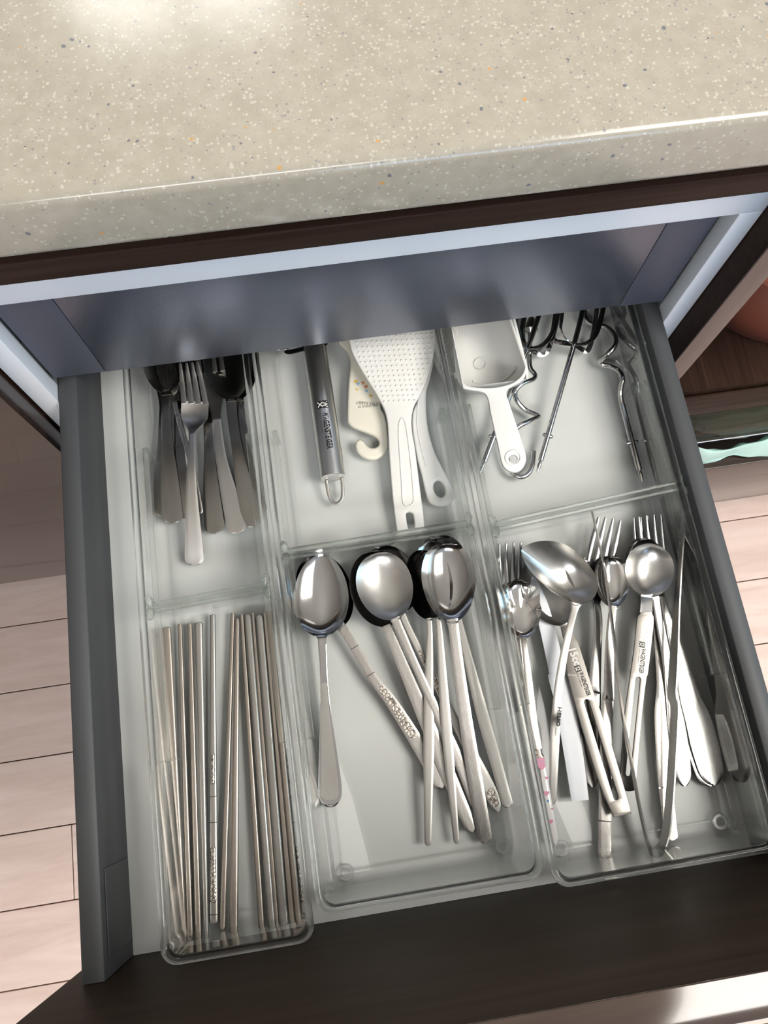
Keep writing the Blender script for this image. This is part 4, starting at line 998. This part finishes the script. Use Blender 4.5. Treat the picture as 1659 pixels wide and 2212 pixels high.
# undermost first
t, st = espoon('engraved steel spoon slanting down from beneath the pointed spoon', (205, 298), (398, 738), 330, .46, .0185, .0165, .0085,
       [(390, 728, 60, .0165), (440, 800, 56, .0165), (600, 1062, 58, .0150), (700, 1192, 72, .0138), (860, 1440, 86, .0122), (1038, 1752, 92, .0105)], round1=.006)
for f in (.26, .38): band_on('groove', st, f, M['inkgrey'], t, .96)
strip_on('engraving', st, .50, .80, .62, M['engraved'], t)
t, st = espoon('round steel spoon lowest of the middle three, only its upper edge showing', (640, 235), (778, 662), 340, .48, .0185, .0155, .009,
       [(776, 650, 46, .0160), (830, 770, 44, .0155), (1000, 1100, 50, .0138), (1150, 1400, 60, .0122), (1330, 1760, 84, .0108), (1388, 1908, 50, .0102)], mh='satin', round1=.007)
strip_on('engraving', st, .30, .44, .6, M['engraved'], t); strip_on('engraving', st, .80, .93, .7, M['engraved'], t)
t, st = espoon('round steel spoon beneath the large round one, its scuffed flat handle beside it', (590, 262), (688, 735), 366, .48, .0235, .0205, .009,
       [(684, 728, 62, .0205), (705, 780, 64, .0205), (800, 1010, 78, .0180), (925, 1310, 92, .0155), (1080, 1690, 92, .0122), (1226, 2032, 76, .0102)], round1=.006)
t, st = espoon('large round steel spoon lying on top of the middle three', (612, 278), (738, 690), 352, .47, .0285, .0250, .009,
       [(736, 684, 60, .0250), (760, 740, 54, .0245), (870, 990, 50, .0220), (1000, 1275, 56, .0190), (1130, 1560, 66, .0152), (1262, 1890, 74, .0122)], m='brushed', round1=.006)
t, st = espoon('oval steel spoon lowest of the right-hand cluster, dark bowl edge at the top', (985, 172), (1128, 640), 330, .42, .0205, .0165, .009,
       [(1118, 640, 50, .0165), (1150, 760, 52, .0160), (1215, 1010, 62, .0150), (1290, 1300, 76, .0130), (1380, 1620, 74, .0112), (1452, 1876, 68, .0102)], mh='satin', round1=.003)
for xw, lab, dz in ((0, 'small steel spoon with long thin tapering handle, outermost of the nested pair', 0), (1, 'small steel spoon with long thin tapering handle, inner of the nested pair', .0035)):
    if xw == 0:
        espoon(lab, (905, 255), (950, 690), 246, .45, .0235, .0235, .0075, [(950, 684, 34, .0235), (956, 780, 36, .0230), (950, 1100, 56, .0205), (950, 1450, 68, .0175), (946, 1800, 56, .0140), (944, 2118, 42, .0110)], m='polished', mh='satin', round1=.0035)
    else:
        espoon(lab, (945, 262), (1008, 682), 250, .45, .0270, .0265, .0075, [(1008, 680, 32, .0265), (1018, 780, 38, .0260), (1040, 1100, 56, .0230), (1068, 1450, 66, .0192), (1096, 1780, 52, .0150), (1126, 2106, 36, .0112)], m='polished', mh='satin', round1=.0035)
t, st = espoon('oval mirror-polished spoon on top of the right-hand cluster with broad scuffed handle', (1052, 212), (1100, 705), 338, .44, .0345, .0310, .0095,
       [(1098, 690, 72, .0310), (1108, 760, 64, .0305), (1140, 1020, 72, .0275), (1186, 1350, 84, .0228), (1232, 1640, 92, .0175), (1310, 2104, 92, .0112)], round1=.0065)
t, st = espoon('pointed egg-shaped spoon lying alone nearest the divider, handle with raised border', (270, 268), (276, 800), 346, .56, .0270, .0235, .0085,
       [(278, 790, 62, .0235), (280, 850, 52, .0245), (290, 1090, 50, .0215), (302, 1300, 72, .0175), (318, 1560, 118, .0130), (328, 1740, 146, .0105), (332, 1876, 140, .0098)], m='polished', mh='polished', round1=.010)
strip_on('raised_border', st, .30, .99, .93, M['polished'], t, .0003); strip_on('inlay', st, .34, .965, .74, M['satin'], t, .0008)

# ---- tray 3, front
c5 = lambda x, y: (1040 + x * .3731, 1080 + y * .3731)
c6 = lambda x, y: (1040 + x * .3731, 1460 + y * .3731)
def fu(a5, a6=()): return [(*c5(s[0], s[1]), s[2] * .3731, *s[3:]) for s in a5] + [(*c6(s[0], s[1]), s[2] * .3731, *s[3:]) for s in a6]
GF = 'assorted steel pieces in the front of the third tray'
# forks and spoons lying lowest
fork('dessert_fork', 'small steel fork standing alone beside the tray wall above the shell spoon', GF, c5(195, 720), c5(163, 500), [c5(104, 252), c5(143, 248), c5(187, 244), c5(228, 244)], 52, 9.5, (.0125, .0150, .0190),
     [(*c5(195, 720), 14, .0125), (*c5(218, 860), 13, .0130), (*c5(238, 1050), 14, .0125), (1132, 1500, 16, .0112), (1146, 1580, 17, .0105), (1160, 1650, 16, .0100)], M['tine'], M['worn'])
fork('dinner_fork', 'steel fork with wide-spread tines behind the tongs, broad white-shining handle', GF, c5(668, 600), c5(684, 345), [c5(680, 96), c5(720, 98), c5(763, 106), c5(806, 116)], 64, 11, (.0135, .0160, .0220),
     fu([(668, 600, 42, .0135), (678, 700, 46, .0150), (668, 880, 56, .0150), (655, 1080, 74, .0135)], [(646, 120, 94, .0120), (632, 330, 110, .0105), (640, 645, 88, .0092)]), M['tine'], M['hpol'], round1=.010)
f1, st = fork('dinner_fork', 'steel fork under the small measuring spoon with banded textured handle', GF, c5(1010, 600), c5(968, 360), [c5(884, 102), c5(924, 98), c5(962, 92), c5(1002, 88)], 56, 10, (.0135, .0165, .0240),
     fu([(1010, 600, 44, .0140), (1018, 700, 50, .0150), (1038, 900, 62, .0145), (1050, 1080, 68, .0135)], [(1040, 230, 74, .0120), (1055, 500, 78, .0110), (1078, 740, 80, .0100), (1104, 955, 74, .0092)]), M['tine'], M['worn'], round1=.003)
for f in (.80, .87): band_on('raised_band', st, f, M['polished'], f1, 1.04, .0010, .0004)
spoon('measuring_spoon', 'round steel spoon bowl half hidden beneath the small measuring spoon', 'spoon', GF, c5(920, 222), c5(1010, 560), 92, .48, .0285, .0250, .010,
      fu([(1010, 560, 50, .0245), (1030, 680, 50, .0225), (1068, 880, 56, .0190), (1100, 1080, 70, .0160)], [(1120, 200, 92, .0135), (1150, 430, 108, .0115), (1178, 642, 84, .0098)]), M['polished'], M['hpol'], round1=.010)
fork('dinner_fork', 'steel fork with the broadest spoon-shaped handle end, beside the ledge', GF, c5(1040, 560), c5(1010, 350), [c5(912, 96), c5(956, 90), c5(1000, 84), c5(1040, 80)], 56, 10, (.0190, .0200, .0280),
     fu([(1040, 560, 44, .0195), (1065, 640, 52, .0200), (1112, 780, 66, .0190), (1160, 960, 92, .0170), (1210, 1150, 120, .0150)], [(1255, 250, 150, .0135), (1300, 420, 162, .0125), (1352, 634, 130, .0108)]), M['tine'], M['hpol'], round1=.012)
st = crom(hpts(fu([(1100, 900, 70, .0125), (1150, 1080, 96, .0120)], [(1200, 180, 120, .0108), (1262, 420, 140, .0100), (1330, 640, 120, .0092)])), 5)
t = thing('table_knife', Vector(st[-1][:3]), 'steel handle lying exactly under the broadest fork handle, edge showing along it', 'knife', GF)
mesh_obj('handle', *ribbon(st, 9, .0022, round1=.011), M['hpol'], t, sharp=50)
# measuring spoons
def capsule(a, b, w):
    d = Vector((b[0] - a[0], b[1] - a[1])).normalized(); ang = math.atan2(d.y, d.x); out = []
    for c, a0 in ((b, -PI / 2), (a, PI / 2)):
        for k in range(9): t = ang + a0 + PI * k / 8; out.append((c[0] + w / 2 * math.cos(t), c[1] + w / 2 * math.sin(t)))
    return out
def slotted(label, tip, neck, w, zt, zn, out5, slot, pl, m_bowl='brushed'):
    T = P(*tip, zt); N = P(*neck, zn); mpp = MPP(*neck, zn)
    t = thing('measuring_spoon', (T + N) / 2 - Vector((0, 0, .011)), label, 'spoon', GF)
    mesh_obj('bowl', *bowl_vf(T, N, w * mpp / 2, .49, .0115, .0048, .0012, ext=.02), M[m_bowl], t, sharp=60)
    mesh_obj('handle', *plate_vf([[pl.xy(*q) for q in corner(out5, ())], [pl.xy(*q) for q in capsule(*slot)]], .0018, .0003, pl.z), M['spoonst'], t, sharp=50)
    return t
plA = Pl((*c6(810, 790), .0205), (*c5(500, 760), .0185))
o15 = [c5(492, 700), c5(516, 735), c5(540, 790), c5(562, 830), c5(610, 980), c5(660, 1140), c6(690, 200), c6(770, 450), c6(862, 770), c6(858, 792), c6(820, 808), c6(780, 814), c6(762, 806), c6(690, 640), c6(600, 360), c6(545, 170), c6(500, 0), c5(498, 1000), c5(486, 900), c5(484, 840), c5(470, 780), c5(462, 730)]
s15 = (c6(609, 150), c6(780, 705), 10.5)
t15 = slotted('larger steel measuring spoon marked 15cc, bowl hidden under the ladle', c5(300, 330), c5(484, 715), 112, .0225, .0195, o15, s15, plA)
lettering('volume_mark', '15cc', plA.at(*c5(505, 868)), plA.at(*c5(540, 962)), .0058, plA.z, M['etch'], t15, .0002, .03)
def logo(par, pl, a, b, hgt):
    A_ = Vector(a[:2]); B_ = Vector(b[:2]); d = (B_ - A_); u = Vector((-d.y, d.x)).normalized() * hgt
    V = [(q.x, q.y, pl.z(q.x, q.y) + .00016) for q in (A_, B_, B_ + u, A_ + u)]
    mesh_obj('logo', V, [(0, 1, 2, 3)], M['ink'], par, fix=False)
    e = d * .1; lettering('logo_mark', 'W', A_ + e + u * .50, B_ - e + u * .50, hgt * .42, pl.z, M['whiteprint'], par, .0003, .03)
    lettering('logo_mark', 'X', A_ + e + u * .06, B_ - e + u * .06, hgt * .40, pl.z, M['whiteprint'], par, .0003, .03)
logo(t15, plA, plA.at(*c5(534, 964)), plA.at(*c5(548, 1000)), .0048)
lettering('lettering', 'WAGENSTEIGER', plA.at(*c5(566, 1000)), plA.at(*c5(612, 1136)), .0031, plA.z, M['ink'], t15, .0002, .035)
lettering('small_lettering', 'MADE IN GERMANY', plA.at(*c5(551, 1004)), plA.at(*c5(578, 1084)), .0010, plA.z, M['inkgrey'], t15, .0002)
# white plastic strip tool
st = crom(hpts(fu([(285, 440, 50, .0150), (305, 500, 66, .0150), (350, 620, 82, .0150), (396, 800, 90, .0150), (440, 1000, 94, .0148)], [(440, 0, 108, .0148), (482, 160, 110, .0148), (526, 400, 112, .0148), (573, 722, 100, .0148)])), 5)
t = thing('plastic_spreader', Vector(st[-1][:3]), 'plain frosted white plastic spreader with square end', 'spreader', GF)
mesh_obj('blade', *ribbon(st, 9, .0028, round0=.008), M['bluewhite'], t, sharp=50)
# shell spoon with ceramic handle
sh, st = spoon('shell_spoon', 'small shell-shaped spoon with white ceramic handle printed with pink hearts', 'spoon', GF, c5(212, 466), c5(246, 800), 89, .42, .0245, .0205, .0068,
     fu([(246, 795, 36, .0205), (252, 850, 32, .0215), (268, 1000, 42, .0200), (290, 1210, 50, .0180)]) + [(1155, 1575, 17, .0165), (1164, 1620, 15, .0158)], M['chrome'], M['worn'], scallop=9, round1=.001)
c7 = lambda x, y: (1020 + x * .217, 1450 + y * .217)
fst = crom(hpts([(*c7(654, 785), 16, .0165), (*c7(660, 812), 17, .0165), (*c7(664, 824), 15, .0165), (*c7(667, 838), 19, .0165), (*c7(672, 858), 20, .0165)]), 4)
mesh_obj('ferrule', *ribbon(fst, 9, .006, edge=.8), M['ferrule'], sh, sharp=60)
cst = crom(hpts([(*c7(672, 856), 20, .0165, .002), (*c7(700, 980), 19.5, .0160, .002), (*c7(735, 1200), 19.5, .0150, .002), (*c7(780, 1450), 20, .0140, .002), (*c7(812, 1640), 20.5, .0132, .002), (*c7(822, 1730), 17, .0130, .002)]), 6)
mesh_obj('ceramic_grip', *ribbon(cst, 13, .0050, round1=.006, edge=.85), M['ceramic'], sh, sharp=70)
gz = surf_of(cst)
def on_grip(name, pts, m):
    q = [P(*c7(*p), .0175) for p in pts]; c = sum(q, Vector()) / len(q)
    mesh_obj(name, [(v.x, v.y, gz(v.x, v.y) + .0024) for v in q], [tuple(range(len(q)))], m, sh, fix=False)
on_grip('pink_band', [(634, 868), (716, 858), (722, 925), (728, 940), (714, 968), (690, 982), (664, 965), (646, 948)], M['pink'])
on_grip('blue_line', [(632, 900), (718, 890), (719, 897), (633, 907)], M['lilac'])
def heart(x, y, s, m='pink'):
    on_grip('heart_print', [(x + s * .0625 * 16 * math.sin(t) ** 3 * .62, y - s * .0625 * (13 * math.cos(t) - 5 * math.cos(2 * t) - 2 * math.cos(3 * t) - math.cos(4 * t)) * .62) for t in [2 * PI * k / 18 for k in range(18)]], M[m])
heart(740, 1215, 48); heart(676, 1068, 22); heart(742, 1062, 30); heart(784, 1498, 44); heart(800, 1370, 20)
on_grip('dot_print', oval(756, 1292, 12, 13, 12), M['blue'])
# banded small spoon
t, st = spoon('tea_spoon', 'small bright spoon behind the tongs with two bands on its long handle', 'spoon', GF, c5(748, 322), c5(765, 620), 75, .44, .0245, .0200, .0080,
     fu([(765, 612, 42, .0200), (752, 720, 46, .0200), (742, 900, 52, .0185), (738, 1150, 60, .0165)], [(735, 100, 62, .0155), (724, 400, 68, .0135), (716, 800, 74, .0110), (714, 1062, 74, .0095)]), M['chrome'], M['worn'], scallop=0, round1=.003)
for f in (.80, .875): band_on('raised_band', st, f, M['polished'], t, 1.04, .0010, .0004)
strip_on('engraving', st, .46, .56, .6, M['engraved'], t)
# 5 cc measuring spoon
plB = Pl((*c6(845, 660), .0125), (*c5(955, 690), .0215))
o5 = [c5(926, 560), c5(930, 620), c5(918, 660), c5(902, 690), c5(884, 860), c5(858, 1040), c5(835, 1200), c6(822, 300), c6(806, 560), c6(800, 620), c6(812, 655), c6(850, 668), c6(888, 662), c6(896, 640), c6(904, 540), c6(930, 230), c6(956, 20), c5(966, 1000), c5(990, 800), c5(1000, 690), c5(990, 655), c5(986, 610), c5(992, 560)]
s5 = (c5(907, 1038), c6(850, 566), 10.5)
t5 = slotted('small steel measuring spoon marked 5cc lying on top with slotted handle', c5(990, 254), c5(958, 556), 106, .0370, .0300, o5, s5, plB, 'brushed')
mesh_obj('neck', *ribbon(crom(hpts([(*c5(958, 545), 26, .0298), (*c5(957, 590), 25, .0262), (*c5(955, 650), 27, .0225)]), 5), 9, .0016), M['brushed'], t5)
lettering('volume_mark', '5cc', plB.at(*c5(926, 740)), plB.at(*c5(916, 815)), .0058, plB.z, M['etch'], t5, .0002, .03)
logo(t5, plB, plB.at(*c5(914, 818)), plB.at(*c5(911, 852)), .0048)
lettering('lettering', 'WAGENSTEIGER', plB.at(*c5(928, 858)), plB.at(*c5(912, 1004)), .0034, plB.z, M['ink'], t5, .0002, .035)
lettering('small_lettering', 'MADE IN GERMANY', plB.at(*c5(913, 858)), plB.at(*c5(904, 945)), .0010, plB.z, M['inkgrey'], t5, .0002)
# sauce ladle with pointed spout
plL = Pl((*c5(540, 610), .0300), (*c5(450, 250), .0390), -.05)
lad = thing('sauce_ladle', P(*c5(460, 430), .016), 'broad steel sauce ladle with pointed pouring lip and long plain handle', 'ladle', GF)
ol = [(230, 290), (262, 262), (320, 241), (385, 236), (450, 246), (510, 272), (562, 312), (606, 356), (642, 404), (668, 452), (674, 500), (660, 552), (625, 588), (580, 604), (544, 612), (518, 592), (460, 556), (400, 518), (345, 474), (296, 426), (262, 380), (240, 334)]
mesh_obj('bowl', *dish_vf([c5(*q) for q in corner(ol, (0,))], plL, .015, .0012, 11, (.004, -.002), .9), M['brushed'], lad, sharp=60)
lst = crom(hpts(fu([(548, 596, 64, .0290), (538, 640, 40, .0290), (505, 770, 40, .0300), (470, 940, 44, .0285), (446, 1100, 48, .0265), (434, 1230, 50, .0245)], [(428, 300, 56, .0205), (420, 520, 50, .0165), (412, 745, 42, .0120)])), 5)
mesh_obj('handle', *ribbon(lst, 9, .0022, round1=.004), M['satin'], lad, sharp=50)
lettering('lettering', 'HELIO', P(*c6(440, 182), .0235), P(*c6(439, 292), .0235), .0026, surf_of(lst), M['ink'], lad, .0004, .02)
lettering('small_lettering', 'STAINLESS', P(*c6(432, 300), .0225), P(*c6(430, 345), .0225), .0010, surf_of(lst), M['inkgrey'], lad, .0004)
# tongs
tz = lambda p, z: P(p[0], p[1], z)
left = [(c5(645, 64), .0390), (c5(685, 240), .0375), (c5(722, 420), .0360), (c5(752, 640), .0340), (c5(782, 880), .0315), (c5(815, 1180), .0275), (c6(832, 280), .0245), (c6(870, 480), .0220), (c6(905, 680), .0195), (c6(942, 860), .0175), (c6(974, 985), .0162)]
rightp = [(c6(1004, 1020), .0158), (c6(1040, 985), .0162), (c6(1068, 880), .0175), (c6(1088, 680), .0195), (c6(1101, 480), .0220), (c6(1115, 200), .0260), (c5(1100, 1120), .0285), (c5(1112, 900), .0315), (c5(1122, 700), .0335), (c5(1135, 500), .0355), (c5(1150, 300), .0375), (c5(1172, 60), .0395)]
tg = thing('tongs', tz(c6(1004, 1010), .010), 'slim springy steel tongs, open arms lying over the other cutlery', 'tongs', GF)
hwf = lambda i, n: .0050
pts = [tz(p, z) for p, z in left]; bend = [tz(p, z) for p, z in rightp[:1]]; pr = [tz(p, z) for p, z in rightp[1:]]
full = crom([tuple(q) for q in pts + bend + pr], 6); nn = len(full)
kb = 6 * len(pts)
def tong_part(name, sl, rollf):
    s = []
    for i, q in sl:
        f = abs(i - kb) / kb; s.append((q[0], q[1], q[2], .0052 - .0026 * max(0, f - .55) / .45 + .0010 * math.exp(-((f - .62) / .10) ** 2), 0, 0))
    mesh_obj(name, *ribbon(s, 5, .0015, roll=rollf, edge=.2), M['brushed'], tg, sharp=60)
idx = list(enumerate(full))
tong_part('arm', idx[:kb - 6], -1.12); tong_part('spring_bend', idx[kb - 7:kb + 8], lambda k: -1.12 + .20 * math.sin(PI * k) - .28 * k); tong_part('arm', idx[kb + 7:], -1.40)
